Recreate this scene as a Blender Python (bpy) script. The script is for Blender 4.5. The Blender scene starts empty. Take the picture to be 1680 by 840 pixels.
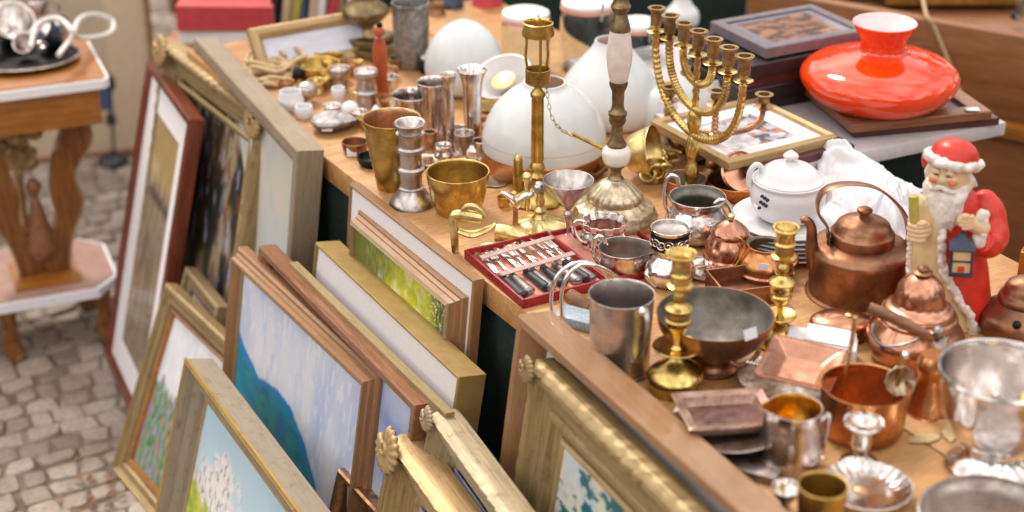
import bpy, bmesh, math, random
from mathutils import Vector, Matrix, noise
random.seed(7)
R = math.radians
# ---------------- camera, world, sun, exposure ----------------
F, CH, PT, TZ = 2700.0, 1.75, R(26), 0.72
SC = bpy.context.scene
cam_d = bpy.data.cameras.new('camera'); cam = bpy.data.objects.new('camera', cam_d)
SC.collection.objects.link(cam); SC.camera = cam
cam.location = (0, 0, CH); cam.rotation_euler = (R(90) - PT, 0, 0)
cam_d.sensor_width = 36; cam_d.lens = 36 * F / 1680
cam_d.clip_start = 0.05; cam_d.clip_end = 500
cam_d.dof.use_dof = True; cam_d.dof.focus_distance = 2.33; cam_d.dof.aperture_fstop = 2.4; cam_d.dof.aperture_blades = 7
W = bpy.data.worlds.new('World'); SC.world = W; W.use_nodes = True
nt = W.node_tree; nt.nodes.clear()
sky = nt.nodes.new('ShaderNodeTexSky'); sky.sky_type = 'NISHITA'; sky.sun_disc = False
SUN_EL, SUN_AZ = R(52), R(-25)
sky.sun_elevation = SUN_EL; sky.sun_rotation = SUN_AZ; sky.air_density = 1.2; sky.dust_density = 3
tc = nt.nodes.new('ShaderNodeTexCoord'); nz = nt.nodes.new('ShaderNodeTexNoise')
nz.inputs['Scale'].default_value = 2.6; nz.inputs['Detail'].default_value = 5
rp = nt.nodes.new('ShaderNodeValToRGB')
rp.color_ramp.elements[0].position = .34; rp.color_ramp.elements[0].color = (2.3, 2.4, 2.7, 1)
rp.color_ramp.elements[1].position = .62; rp.color_ramp.elements[1].color = (16.4, 15.2, 13.4, 1)
mx = nt.nodes.new('ShaderNodeMixRGB'); mx.inputs[0].default_value = .8
bg = nt.nodes.new('ShaderNodeBackground'); bg.inputs[1].default_value = .13
ow = nt.nodes.new('ShaderNodeOutputWorld')
L_ = nt.links.new
L_(tc.outputs['Generated'], nz.inputs['Vector']); L_(nz.outputs['Fac'], rp.inputs[0])
L_(sky.outputs[0], mx.inputs[1]); L_(rp.outputs[0], mx.inputs[2]); L_(mx.outputs[0], bg.inputs[0]); L_(bg.outputs[0], ow.inputs[0])
sd = bpy.data.lights.new('sun', 'SUN'); sd.energy = 1.5; sd.angle = R(12); sd.color = (1, .90, .78)
sun = bpy.data.objects.new('sun', sd); SC.collection.objects.link(sun)
dirv = Vector((math.sin(SUN_AZ) * math.cos(SUN_EL), math.cos(SUN_AZ) * math.cos(SUN_EL), math.sin(SUN_EL)))
sun.rotation_euler = dirv.to_track_quat('Z', 'Y').to_euler()
vs = SC.view_settings; vs.view_transform = 'Standard'; vs.look = 'None'; vs.exposure = 0.56; vs.gamma = 1; vs.use_curve_mapping = False

# ---------------- geometry of the place: point on a horizontal plane seen at a spot of the photo ----------------
cP, sP = math.cos(PT), math.sin(PT)
def P(px, py, z=TZ):
    x = (px - 840) / F; y = (420 - py) / F
    r = (x, cP + y * sP, -sP + y * cP); t = (z - CH) / r[2]
    return Vector((r[0] * t, r[1] * t, z))
def depth(p): return p[1] * cP - (p[2] - CH) * sP
def zat(p, py):                       # height on the vertical through p that is seen at row py
    k = (420 - py) / F
    return CH + (k * p[1] * cP - p[1] * sP) / (cP + k * sP)

# ---------------- objects ----------------
COL = SC.collection
def tag(o, label=None, cat=None, group=None, kind=None):
    if label: o['label'] = label
    if cat: o['category'] = cat
    if group: o['group'] = group
    if kind: o['kind'] = kind
    return o
def empty(name, loc, label, cat, group=None, rz=0):
    o = bpy.data.objects.new(name, None); COL.objects.link(o); o.location = loc; o.rotation_euler = (0, 0, rz)
    o.empty_display_size = .02
    return tag(o, label, cat, group)
def copy_tree(o, parent=None):
    c = o.copy(); COL.objects.link(c); c.parent = parent
    for ch in list(o.children): copy_tree(ch, c)
    return c
def spline(pts, n=5):
    if len(pts) < 3: return [tuple(p) for p in pts]
    out = []; m = len(pts)
    for i in range(m - 1):
        p0 = pts[max(i - 1, 0)]; p1 = pts[i]; p2 = pts[i + 1]; p3 = pts[min(i + 2, m - 1)]
        for j in range(n):
            t = j / n
            out.append(tuple(.5 * ((2 * b) + (-a + c) * t + (2 * a - 5 * b + 4 * c - d) * t * t + (-a + 3 * b - 3 * c + d) * t ** 3)
                       for a, b, c, d in zip(p0, p1, p2, p3)))
    out.append(tuple(pts[-1])); return out
class G:
    def __init__(s): s.v = []; s.f = []; s.c = None
    def add(s, v, f):
        n = len(s.v); s.v += [tuple(p) for p in v]; s.f += [tuple(i + n for i in q) for q in f]; return s
    def lathe(s, prof, seg=48, c=(0, 0, 0), sx=1, sy=1, mod=None, M=None):
        v = []; f = []; rings = []
        for (r, z) in prof:
            if r <= 1e-6: rings.append([len(v)]); v.append((c[0], c[1], c[2] + z))
            else:
                rings.append(list(range(len(v), len(v) + seg)))
                for i in range(seg):
                    a = 2 * math.pi * i / seg; rr = r * (mod(a, z) if mod else 1)
                    v.append((c[0] + rr * math.cos(a) * sx, c[1] + rr * math.sin(a) * sy, c[2] + z))
        for A, B in zip(rings, rings[1:]):
            if len(A) == 1 and len(B) == 1: continue
            if len(A) == 1: f += [(A[0], B[(i + 1) % seg], B[i]) for i in range(seg)]
            elif len(B) == 1: f += [(A[i], A[(i + 1) % seg], B[0]) for i in range(seg)]
            else: f += [(A[i], A[(i + 1) % seg], B[(i + 1) % seg], B[i]) for i in range(seg)]
        if M: v = [M @ Vector(p) for p in v]
        return s.add(v, f)
    def tube(s, pts, r, seg=10, closed=False, flat=1.0, up=None):
        pts = [Vector(p) for p in pts]; n = len(pts)
        rs = r if isinstance(r, (list, tuple)) else [r] * n
        if len(rs) != n: rs = [rs[int(i * (len(rs) - 1) / max(n - 1, 1))] * 1.0 for i in range(n)]
        v = []; f = []; N = None
        for i in range(n):
            a = pts[i - 1] if (i > 0 or closed) else pts[i]; b = pts[(i + 1) % n] if (i < n - 1 or closed) else pts[i]
            t = (b - a).normalized() if (b - a).length > 1e-9 else Vector((0, 0, 1))
            if N is None:
                N = Vector(up) if up else (Vector((0, 0, 1)) if abs(t.z) < .9 else Vector((1, 0, 0)))
            N = N - t * N.dot(t)
            if N.length < 1e-6: N = t.orthogonal()
            N.normalize(); B = t.cross(N)
            for j in range(seg):
                q = 2 * math.pi * j / seg
                v.append(pts[i] + (N * math.cos(q) * flat + B * math.sin(q)) * rs[i])
        for i in range(n if closed else n - 1):
            for j in range(seg):
                f.append((i * seg + j, i * seg + (j + 1) % seg, ((i + 1) % n) * seg + (j + 1) % seg, ((i + 1) % n) * seg + j))
        if not closed:
            f.append(tuple(range(seg - 1, -1, -1))); f.append(tuple((n - 1) * seg + j for j in range(seg)))
        return s.add(v, f)
    def ball(s, c, r, seg=16, rings=10, sc=(1, 1, 1)):
        return s.lathe([(r * math.sin(math.pi * i / rings) * 1.0, -r * math.cos(math.pi * i / rings) * sc[2]) for i in range(rings + 1)], seg, c, sc[0], sc[1])
    def torus(s, c, Rr, r, seg=40, s2=8, M=None):
        v = []; f = []
        for i in range(seg):
            a = 2 * math.pi * i / seg
            for j in range(s2):
                b = 2 * math.pi * j / s2; q = Rr + r * math.cos(b)
                p = Vector((q * math.cos(a), q * math.sin(a), r * math.sin(b)))
                if M: p = M @ p
                v.append((p.x + c[0], p.y + c[1], p.z + c[2]))
        for i in range(seg):
            for j in range(s2):
                f.append((i * s2 + j, ((i + 1) % seg) * s2 + j, ((i + 1) % seg) * s2 + (j + 1) % s2, i * s2 + (j + 1) % s2))
        return s.add(v, f)
    def box(s, c, d, bev=0.0, M=None):
        x, y, z = d[0] / 2, d[1] / 2, d[2] / 2
        bm = bmesh.new(); bmesh.ops.create_cube(bm, size=1)
        for q in bm.verts: q.co = Vector((q.co.x * d[0], q.co.y * d[1], q.co.z * d[2]))
        if bev > 0: bmesh.ops.bevel(bm, geom=list(bm.edges), offset=bev, segments=2, affect='EDGES', profile=.5)
        vs_ = []
        for q in bm.verts:
            p = q.co.copy()
            if M: p = M @ p
            vs_.append(p + Vector(c))
        bm.verts.index_update(); fs = [tuple(q.index for q in fc.verts) for fc in bm.faces]; bm.free()
        return s.add(vs_, fs)
    def prism(s, pts, z0, z1, M=None):          # polygon in xy, extruded in z
        n = len(pts); v = [Vector((p[0], p[1], z0)) for p in pts] + [Vector((p[0], p[1], z1)) for p in pts]
        if M: v = [M @ p for p in v]
        return s.add(v, [tuple(range(n - 1, -1, -1)), tuple(range(n, 2 * n))] + [(i, (i + 1) % n, n + (i + 1) % n, n + i) for i in range(n)])
    def build(s, name, mat, parent=None, ang=38, smooth=True, M=None):
        me = bpy.data.meshes.new(name); me.from_pydata(s.v, [], s.f); me.validate()
        bm = bmesh.new(); bm.from_mesh(me); bmesh.ops.recalc_face_normals(bm, faces=list(bm.faces)); bm.to_mesh(me); bm.free()
        me.update()
        if smooth:
            me.shade_smooth(); me.set_sharp_from_angle(angle=R(ang))
        me.materials.append(mat)
        o = bpy.data.objects.new(name, me); COL.objects.link(o)
        if parent: o.parent = parent
        if M: o.matrix_local = M
        return o
def remeshed(name, g, mat, parent, vox, smooth_it=2):
    o = g.build(name, mat, parent)
    m = o.modifiers.new('r', 'REMESH'); m.mode = 'VOXEL'; m.voxel_size = vox; m.use_smooth_shade = True
    if smooth_it:
        q = o.modifiers.new('s', 'SMOOTH'); q.iterations = smooth_it; q.factor = .6
    dg = bpy.context.evaluated_depsgraph_get(); dg.update()
    me = bpy.data.meshes.new_from_object(o.evaluated_get(dg)); o.modifiers.clear(); o.data = me
    me.shade_smooth()
    if not me.materials: me.materials.append(mat)
    return o

# ---------------- materials ----------------
def new_mat(name):
    m = bpy.data.materials.new(name); m.use_nodes = True
    return m, m.node_tree, m.node_tree.nodes['Principled BSDF']
def ramp(t, stops):
    r = t.nodes.new('ShaderNodeValToRGB'); e = r.color_ramp.elements
    while len(e) < len(stops): e.new(.5)
    for i, (p, c) in enumerate(stops): e[i].position = p; e[i].color = (*c, 1)
    return r
def noise_n(t, scale, detail=4, rough=.55, stretch=None, co='Object', dist=0):
    c = t.nodes.new('ShaderNodeTexCoord') if co != 'grain' else t.nodes.new('ShaderNodeAttribute'); n = t.nodes.new('ShaderNodeTexNoise')
    if co == 'grain': c.attribute_name = 'grain'; co = 'Vector'
    n.inputs['Scale'].default_value = scale; n.inputs['Detail'].default_value = detail; n.inputs['Roughness'].default_value = rough
    n.inputs['Distortion'].default_value = dist
    if stretch:
        mp = t.nodes.new('ShaderNodeMapping'); mp.inputs['Scale'].default_value = stretch
        t.links.new(c.outputs[co], mp.inputs[0]); t.links.new(mp.outputs[0], n.inputs['Vector'])
    else: t.links.new(c.outputs[co], n.inputs['Vector'])
    return n
def bump(t, b, src, strength, dist=.001):
    u = t.nodes.new('ShaderNodeBump'); u.inputs['Strength'].default_value = strength; u.inputs['Distance'].default_value = dist
    t.links.new(src, u.inputs['Height']); t.links.new(u.outputs[0], b.inputs['Normal'])
def metal(name, col, dark, rough=.25, scale=60, lo=.26, hi=.58, bmp=.2, rvar=.12, metallic=1.0, bscale=None, patina=.8):
    m, t, b = new_mat(name)
    n = noise_n(t, scale, 5, .6); r = ramp(t, [(lo, dark), (hi, col)])
    # patches of tarnish: darker, browner and duller
    np_ = noise_n(t, 17, 7, .68, None, dist=.6); rp_ = ramp(t, [(.47, (1, 1, 1)), (.60, (.50, .42, .36))]); mk = t.nodes.new('ShaderNodeMixRGB'); mk.blend_type = 'MULTIPLY'; mk.inputs[0].default_value = patina
    t.links.new(np_.outputs['Fac'], rp_.inputs[0]); t.links.new(n.outputs['Fac'], r.inputs[0]); t.links.new(r.outputs[0], mk.inputs[1]); t.links.new(rp_.outputs[0], mk.inputs[2]); t.links.new(mk.outputs[0], b.inputs['Base Color'])
    m2 = t.nodes.new('ShaderNodeMapRange'); m2.inputs[1].default_value = .45; m2.inputs[2].default_value = .62; m2.inputs[3].default_value = 0; m2.inputs[4].default_value = .22 * patina; t.links.new(np_.outputs['Fac'], m2.inputs[0])
    ad = t.nodes.new('ShaderNodeMath'); ad.operation = 'ADD'; t.links.new(m2.outputs[0], ad.inputs[1])
    mr = t.nodes.new('ShaderNodeMapRange'); mr.inputs[1].default_value = .3; mr.inputs[2].default_value = .7
    mr.inputs[3].default_value = min(rough + rvar, 1); mr.inputs[4].default_value = rough
    t.links.new(n.outputs['Fac'], mr.inputs[0]); t.links.new(mr.outputs[0], ad.inputs[0]); t.links.new(ad.outputs[0], b.inputs['Roughness'])
    b.inputs['Metallic'].default_value = metallic
    n2 = noise_n(t, bscale or scale * 2.2, 3); bump(t, b, n2.outputs['Fac'], bmp, .0012)
    return m
def plain(name, col, rough=.5, var=.12, scale=40, bmp=.1, **kw):
    m, t, b = new_mat(name)
    n = noise_n(t, scale, 5); r = ramp(t, [(.3, tuple(c * (1 - var) for c in col)), (.7, tuple(min(1, c * (1 + var)) for c in col))])
    t.links.new(n.outputs['Fac'], r.inputs[0]); t.links.new(r.outputs[0], b.inputs['Base Color'])
    b.inputs['Roughness'].default_value = rough
    if bmp: bump(t, b, n.outputs['Fac'], bmp, .001)
    for k, v in kw.items(): b.inputs[k].default_value = v
    return m
def wood(name, c1, c2, rough=.45, axis=0, scale=9, streak=14, bmp=.25, coat=0, co='Object'):
    m, t, b = new_mat(name)
    st = [streak] * 3; st[axis] = 1.0
    n = noise_n(t, scale, 6, .62, tuple(st), co, dist=.35); n2 = noise_n(t, scale * 5, 3, .6, tuple(st), co); n3 = noise_n(t, 4, 3)
    r = ramp(t, [(.3, c2), (.5, tuple((a + q) / 2 for a, q in zip(c1, c2))), (.68, c1)])
    mxx = t.nodes.new('ShaderNodeMixRGB'); mxx.blend_type = 'MULTIPLY'; mxx.inputs[0].default_value = .55
    r2 = ramp(t, [(.25, (.45, .4, .36)), (.6, (1, 1, 1))])
    m3 = t.nodes.new('ShaderNodeMixRGB'); m3.blend_type = 'MULTIPLY'; m3.inputs[0].default_value = .45
    r3 = ramp(t, [(.33, (.62, .54, .47)), (.56, (1, 1, 1))])
    t.links.new(n.outputs['Fac'], r.inputs[0]); t.links.new(n2.outputs['Fac'], r2.inputs[0]); t.links.new(n3.outputs['Fac'], r3.inputs[0])
    t.links.new(r.outputs[0], mxx.inputs[1]); t.links.new(r2.outputs[0], mxx.inputs[2])
    t.links.new(mxx.outputs[0], m3.inputs[1]); t.links.new(r3.outputs[0], m3.inputs[2]); t.links.new(m3.outputs[0], b.inputs['Base Color'])
    b.inputs['Roughness'].default_value = rough; b.inputs['Coat Weight'].default_value = coat
    bump(t, b, n2.outputs['Fac'], bmp, .0008)
    return m
def gilding(name, c1, c2, rough, metallic):
    m, t, b = new_mat(name)
    n = noise_n(t, 10, 5, .6, (1, 22, 22), 'grain', dist=.2); r = ramp(t, [(.32, c2), (.62, c1)]); n2 = noise_n(t, 45, 5, .7)
    k = t.nodes.new('ShaderNodeMixRGB'); k.blend_type = 'MULTIPLY'; k.inputs[0].default_value = .7; r2 = ramp(t, [(.28, (.45, .36, .28)), (.46, (1, 1, 1))])
    t.links.new(n.outputs['Fac'], r.inputs[0]); t.links.new(n2.outputs['Fac'], r2.inputs[0]); t.links.new(r.outputs[0], k.inputs[1]); t.links.new(r2.outputs[0], k.inputs[2]); t.links.new(k.outputs[0], b.inputs['Base Color'])
    b.inputs['Metallic'].default_value = metallic; b.inputs['Roughness'].default_value = rough; bump(t, b, n.outputs['Fac'], .35, .001)
    return m
def glass(name, col=(.9, .93, .93), rough=.05, alpha=1):
    m, t, b = new_mat(name); b.inputs['Base Color'].default_value = (*col, 1)
    b.inputs['Roughness'].default_value = rough; b.inputs['Transmission Weight'].default_value = 1; b.inputs['IOR'].default_value = 1.3
    return m
MT = dict(
 brass=metal('brass', (.76, .55, .19), (.42, .28, .08), .18, 40),
 oldbrass=metal('worn_brass', (.60, .42, .13), (.32, .21, .07), .26, 40),
 palebrass=metal('pale_brass', (.85, .70, .34), (.5, .36, .13), .25, 60),
 goldin=metal('gilt', (.9, .58, .10), (.6, .33, .05), .22, 40),
 cupbrass=metal('brown_brass', (.48, .33, .16), (.22, .14, .07), .3, 45),
 bronze=metal('bronze', (.34, .25, .14), (.13, .09, .055), .35, 60, bmp=.5),
 rosebrass=metal('reddish_brass', (.62, .36, .20), (.26, .14, .08), .3, 60),
 copper=metal('copper', (.70, .36, .24), (.38, .17, .105), .15, 22, bmp=.06),
 oldcopper=metal('old_copper', (.40, .205, .118), (.19, .095, .055), .33, 22, bmp=.35),
 orangecopper=metal('orange_copper', (.70, .33, .14), (.42, .17, .065), .22, 26, bmp=.06),
 silver=metal('silver', (.90, .86, .85), (.62, .56, .54), .08, 34, patina=.55),
 tarnish=metal('tarnished_silver', (.76, .68, .66), (.30, .23, .21), .15, 40, bmp=.4),
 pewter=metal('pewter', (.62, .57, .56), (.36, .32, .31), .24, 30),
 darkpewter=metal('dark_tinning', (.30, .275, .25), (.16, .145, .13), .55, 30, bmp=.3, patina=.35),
 hammered=metal('hammered_silver', (.78, .73, .72), (.34, .29, .28), .14, 70, bmp=1.0, bscale=110),
 chrome=metal('chrome', (.85, .85, .88), (.6, .6, .62), .08, 30, bmp=0, patina=.15),
 steel=metal('steel', (.5, .5, .5), (.16, .15, .15), .25, 50),
 iron=metal('black_iron', (.05, .05, .055), (.02, .02, .02), .4, 50),
 porcelain=plain('porcelain', (.72, .72, .75), .12, .02, 20, 0),
 opal=plain('opal_glass', (.70, .68, .69), .16, .02, 10, 0, **{'Subsurface Weight': .15}),
 redglass=plain('red_glass', (.80, .050, .004), .05, .04, 8, 0, **{'Specular IOR Level': .95}),
 pinkglass=plain('pinkish_white_glass', (.85, .68, .70), .2, .03, 10, 0),
 marble=plain('marble', (.72, .62, .58), .25, .12, 60, 0),
 onyx=plain('white_onyx', (.78, .72, .66), .15, .06, 50, 0),
 glass=glass('clear_glass'), plastic=plain('white_plastic', (.75, .72, .70), .35, .05, 30, 0),
 rubber=plain('pink_rubber', (.62, .26, .2), .5, .1, 30, 0),
 black=plain('black_plastic', (.02, .02, .022), .35, .2, 30, .1),
 darksheet=plain('dark_green_sheet', (.006, .018, .014), .95, .4, 120, .4),
 whitecloth=plain('white_cloth', (.62, .62, .67), .9, .03, 200, .25),
 paper=plain('white_paper', (.75, .75, .80), .8, .04, 80, .1),
 matboard=plain('matboard', (.78, .75, .77), .9, .04, 300, .15),
 redbox=plain('red_leatherette', (.30, .012, .02), .4, .25, 90, .4),
 redcover=plain('red_book_cover', (.50, .05, .06), .6, .12, 60, .2),
 ceramred=plain('red_glazed_ceramic', (.60, .03, .018), .33, .2, 45, .15),
 ceramwhite=plain('white_glazed_ceramic', (.72, .66, .62), .35, .2, 90, .8),
 skin=plain('ceramic_skin', (.72, .50, .32), .35, .08, 60, .1),
 cheek=plain('ceramic_cheek', (.70, .20, .12), .4, .1, 60, .1),
 robe=plain('cream_glaze', (.66, .50, .28), .4, .15, 50, .3),
 navy=plain('blue_glaze', (.022, .032, .07), .35, .25, 60, .2),
 candle=plain('olive_wax', (.42, .36, .07), .5, .15, 80, .3),
 cord=plain('hemp_cord', (.50, .36, .20), .9, .2, 200, .6),
 leather=plain('brown_leather', (.16, .07, .035), .5, .3, 60, .5),
 tablewood=wood('pale_table_wood', (.66, .385, .165), (.50, .27, .105), .5, 1, 5, 10, .2),
 brownwood=wood('brown_wood', (.34, .15, .065), (.16, .06, .025), .38, 0, 12, 14, .25, .15),
 redwood=wood('mahogany_wood', (.26, .06, .03), (.09, .018, .01), .28, 0, 12, 14, .2, .4, co='grain'),
 orangewood=wood('orange_wood', (.50, .19, .03), (.27, .085, .012), .4, 0, 10, 12, .2, .2),
 walnut=wood('walnut_wood', (.34, .13, .025), (.11, .038, .008), .35, 2, 12, 10, .2, .3),
 palewood=wood('beige_frame_wood', (.40, .29, .165), (.29, .20, .11), .5, 0, 14, 16, .3, co='grain'),
 taupe=wood('taupe_frame_wood', (.36, .28, .20), (.27, .205, .14), .5, 0, 14, 16, .25, co='grain'),
 rosewood=wood('rosy_brown_frame_wood', (.36, .19, .088), (.29, .148, .066), .35, 0, 14, 16, .2, .3, co='grain'),
 olivewood=wood('olive_board', (.36, .27, .13), (.26, .19, .085), .6, 0, 10, 10, .25),
 crate=wood('chest_wood', (.36, .14, .048), (.22, .08, .026), .5, 0, 5, 10, .2, .1),
 giltwood=gilding('gilded_wood', (.52, .37, .19), (.35, .23, .10), .46, .4),
 dullgilt=gilding('dull_gilding', (.38, .275, .13), (.24, .165, .075), .45, .35),
 flatgold=metal('flat_gold', (.36, .245, .085), (.27, .175, .055), .5, 30, bmp=.05, metallic=.35, patina=.15),
 taupegilt=gilding('taupe_gilding', (.31, .255, .185), (.265, .215, .155), .55, .1),
 goldlip=gilding('gold_lip', (.62, .42, .14), (.42, .27, .08), .36, .6),
 palegilt=gilding('pale_gilding', (.46, .37, .24), (.29, .22, .13), .48, .25),
 silvergilt=metal('silver_gilt', (.70, .60, .44), (.36, .28, .18), .3, 60, bmp=.6, metallic=.9),
 darkframe=plain('dark_frame_paint', (.03, .018, .02), .35, .3, 50, .2),
 maroon=plain('maroon_paint', (.08, .02, .02), .3, .3, 50, .2),
 greytop=plain('grey_laminate', (.50, .46, .48), .5, .06, 80, .1),
 doily=plain('white_trim', (.80, .78, .84), .6, .05, 120, .5),
 pinktop=plain('pink_marble_top', (.40, .24, .20), .3, .15, 25, .05),
 beige=plain('beige_paint', (.55, .42, .30), .7, .08, 60, .2),
 bluepaper=plain('dark_blue_paper', (.05, .08, .18), .8, .3, 15, .1),
 leaf=plain('dry_leaf', (.22, .11, .06), .8, .4, 60, .4),
)

m = MT['tablewood']; t = m.node_tree; b = t.nodes['Principled BSDF']; src = b.inputs['Base Color'].links[0].from_socket
ns = noise_n(t, 5, 6, .7, None, dist=1.5); rs = ramp(t, [(.40, (1, 1, 1)), (.56, (.80, .70, .60)), (.60, (1, .98, .95))]); t.links.new(ns.outputs['Fac'], rs.inputs[0])
nc = noise_n(t, 7, 3, .6, (26, 1.2, 1), dist=.25); rc_ = ramp(t, [(.485, (1, 1, 1)), (.5, (.45, .34, .25)), (.515, (1, 1, 1))]); t.links.new(nc.outputs['Fac'], rc_.inputs[0])
nd = noise_n(t, 120, 3, .7); rd_ = ramp(t, [(.26, (.35, .25, .18)), (.33, (1, 1, 1))]); t.links.new(nd.outputs['Fac'], rd_.inputs[0])
for rr_, f_ in ((rs, .8), (rc_, .35), (rd_, .7)):
    k = t.nodes.new('ShaderNodeMixRGB'); k.blend_type = 'MULTIPLY'; k.inputs[0].default_value = f_; t.links.new(src, k.inputs[1]); t.links.new(rr_.outputs[0], k.inputs[2]); src = k.outputs[0]
t.links.new(src, b.inputs['Base Color'])

# ---------------- setting ----------------
def structure(o): o['kind'] = 'structure'; return o
m, t, b = new_mat('earth_between_stones')
n = noise_n(t, 14, 6); r = ramp(t, [(.35, (.13, .095, .07)), (.65, (.27, .21, .16))]); t.links.new(n.outputs['Fac'], r.inputs[0]); t.links.new(r.outputs[0], b.inputs['Base Color'])
b.inputs['Roughness'].default_value = .95; bump(t, b, n.outputs['Fac'], .6, .01)
g = G(); g.add([(-60, -60, -.006), (60, -60, -.006), (60, 60, -.006), (-60, 60, -.006)], [(0, 1, 2, 3)])
structure(g.build('ground', m, smooth=False))
m, t, b = new_mat('granite_setts')
a = t.nodes.new('ShaderNodeAttribute'); a.attribute_name = 'tone'
n = noise_n(t, 90, 5, .7); n2 = noise_n(t, 9, 4)
r = ramp(t, [(.0, (.30, .245, .21)), (.5, (.43, .36, .31)), (1, (.54, .465, .41))]); t.links.new(a.outputs['Fac'], r.inputs[0])
r2 = ramp(t, [(.3, (.6, .58, .56)), (.7, (1, 1, 1))]); t.links.new(n.outputs['Fac'], r2.inputs[0])
r4 = ramp(t, [(.35, (.75, .68, .62)), (.6, (1, 1, 1))]); t.links.new(n2.outputs['Fac'], r4.inputs[0])
k1 = t.nodes.new('ShaderNodeMixRGB'); k1.blend_type = 'MULTIPLY'; k1.inputs[0].default_value = 1
k2 = t.nodes.new('ShaderNodeMixRGB'); k2.blend_type = 'MULTIPLY'; k2.inputs[0].default_value = 1
t.links.new(r.outputs[0], k1.inputs[1]); t.links.new(r2.outputs[0], k1.inputs[2]); t.links.new(k1.outputs[0], k2.inputs[1]); t.links.new(r4.outputs[0], k2.inputs[2])
t.links.new(k2.outputs[0], b.inputs['Base Color']); b.inputs['Roughness'].default_value = .75; bump(t, b, n.outputs['Fac'], .5, .003)
g = G(); tones = []; ca, sa = math.cos(R(24)), math.sin(R(24))
rg = random.Random(3)
yy = -1.2
while yy < 4.6:
    rowh = rg.uniform(.050, .064); xx = -2.6 + rg.uniform(0, .07)
    while xx < 2.4:
        wd = rg.uniform(.048, .076)
        def warp(px_, py_):
            q = noise.noise(Vector((px_ * 1.3, py_ * 1.3, 0))) * .10 + .05 * math.sin(px_ * 2.2)
            return px_ + .012 * noise.noise(Vector((px_ * 9, py_ * 9, 4))), py_ + q
        gp = rg.uniform(.0022, .0050); j = lambda: rg.uniform(-.007, .007)
        cs = [(xx + gp + j(), yy + gp + j()), (xx + wd - gp + j(), yy + gp + j()), (xx + wd - gp + j(), yy + rowh - gp + j()), (xx + gp + j(), yy + rowh - gp + j())]
        cs = [warp(*q) for q in cs]
        # rounded octagon-like outline
        out = []
        for i in range(4):
            p0 = cs[i]; pa = cs[i - 1]; pb = cs[(i + 1) % 4]
            k = rg.uniform(.07, .18)
            out.append((p0[0] + (pa[0] - p0[0]) * k, p0[1] + (pa[1] - p0[1]) * k)); out.append((p0[0] + (pb[0] - p0[0]) * k, p0[1] + (pb[1] - p0[1]) * k))
        cx = sum(q[0] for q in out) / 8; cy = sum(q[1] for q in out) / 8
        X = cx * ca - cy * sa; Y = cx * sa + cy * ca + 1.4
        if Y > .6 and -2.6 < X < .9:
            top = rg.uniform(-.003, .003); tx, ty = rg.uniform(-.06, .06), rg.uniform(-.06, .06); v = []
            for sc_, z in ((1.0, -.02), (1.0, -.004), (.95, .0), (.74, .001)):
                for q in out:
                    dx, dy = (q[0] - cx) * sc_, (q[1] - cy) * sc_
                    v.append(((cx + dx) * ca - (cy + dy) * sa, (cx + dx) * sa + (cy + dy) * ca + 1.4, z + top + dx * tx + dy * ty))
            f = [(8 * l + i, 8 * l + (i + 1) % 8, 8 * l + 8 + (i + 1) % 8, 8 * l + 8 + i) for l in range(3) for i in range(8)] + [tuple(24 + i for i in range(8))]
            g.add(v, f); tones += [rg.random() ** .8] * 32
        xx += wd
    yy += rowh
o = structure(g.build('pavement', m, ang=60))
at = o.data.attributes.new('tone', 'FLOAT', 'POINT'); at.data.foreach_set('value', tones)

# the market table (board on trestles, dark sheet to the ground)
UD = Vector((math.sin(R(149)), math.cos(R(149)), 0)); ND = Vector((UD.y, -UD.x, 0))     # along the front edge towards the camera; outwards from it
E0 = P(538, 263, TZ); 
def tab(u, n, z=TZ): return E0 + UD * u + ND * n + Vector((0, 0, z - TZ))
MTX = Matrix(((UD.x, -ND.x, 0, E0.x), (UD.y, -ND.y, 0, E0.y), (0, 0, 1, 0), (0, 0, 0, 1)))     # x along edge, y into table
far_u, near_u = -0.64, 1.75
tb = empty('market_table', tab(0, 0, 0), 'long pale wooden stall table crowded with brass, copper and silver ware', 'table')
Mi = Matrix.Translation(-tb.location) @ MTX
wds = [.23, .22, .23]; y = 0.0
for i, wd in enumerate(wds):
    g = G(); g.box(((far_u + near_u) / 2, y + wd / 2, TZ - .02), (near_u - far_u, wd - .003, .04), .0025)
    g.build('board', MT['tablewood'], tb, M=Mi); y += wd
DEEP = y
g = G(); g.box(((far_u + near_u) / 2, DEEP / 2, TZ - .06), (near_u - far_u - .1, .05, .035), .003, None)
for uu in (far_u + .25, near_u - .3):
    g.box((uu, DEEP / 2, TZ - .06), (.06, DEEP - .08, .036), .003)
    for yy_ in (.1, DEEP - .1): g.box((uu + .002, yy_, (TZ - .08) / 2), (.045, .045, TZ - .08), .003)
g.build('trestle', MT['brownwood'], tb, M=Mi)
# very dark green wavy sheet below the front edge
g = G(); v = []; f = []; N = 160
for i in range(N + 1):
    u_ = far_u + .02 + (near_u - far_u - .04) * i / N
    for k in range(9):
        z = (TZ - .045) * (1 - k / 8) + .004
        v.append((u_, .012 + .012 * math.sin(u_ * 38 + .6 * math.sin(u_ * 9)) * (k / 8) + .004 * math.sin(u_ * 90), z))
for i in range(N):
    for k in range(8): f.append((i * 9 + k, i * 9 + k + 1, (i + 1) * 9 + k + 1, (i + 1) * 9 + k))
g.add(v, f); o = g.build('table_sheet', MT['darksheet'], M=MTX)
sm = o.modifiers.new('t', 'SOLIDIFY'); sm.thickness = .002
tag(o, 'very dark green sheet hanging from the front edge of the long stall table', 'tablecloth')

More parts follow.
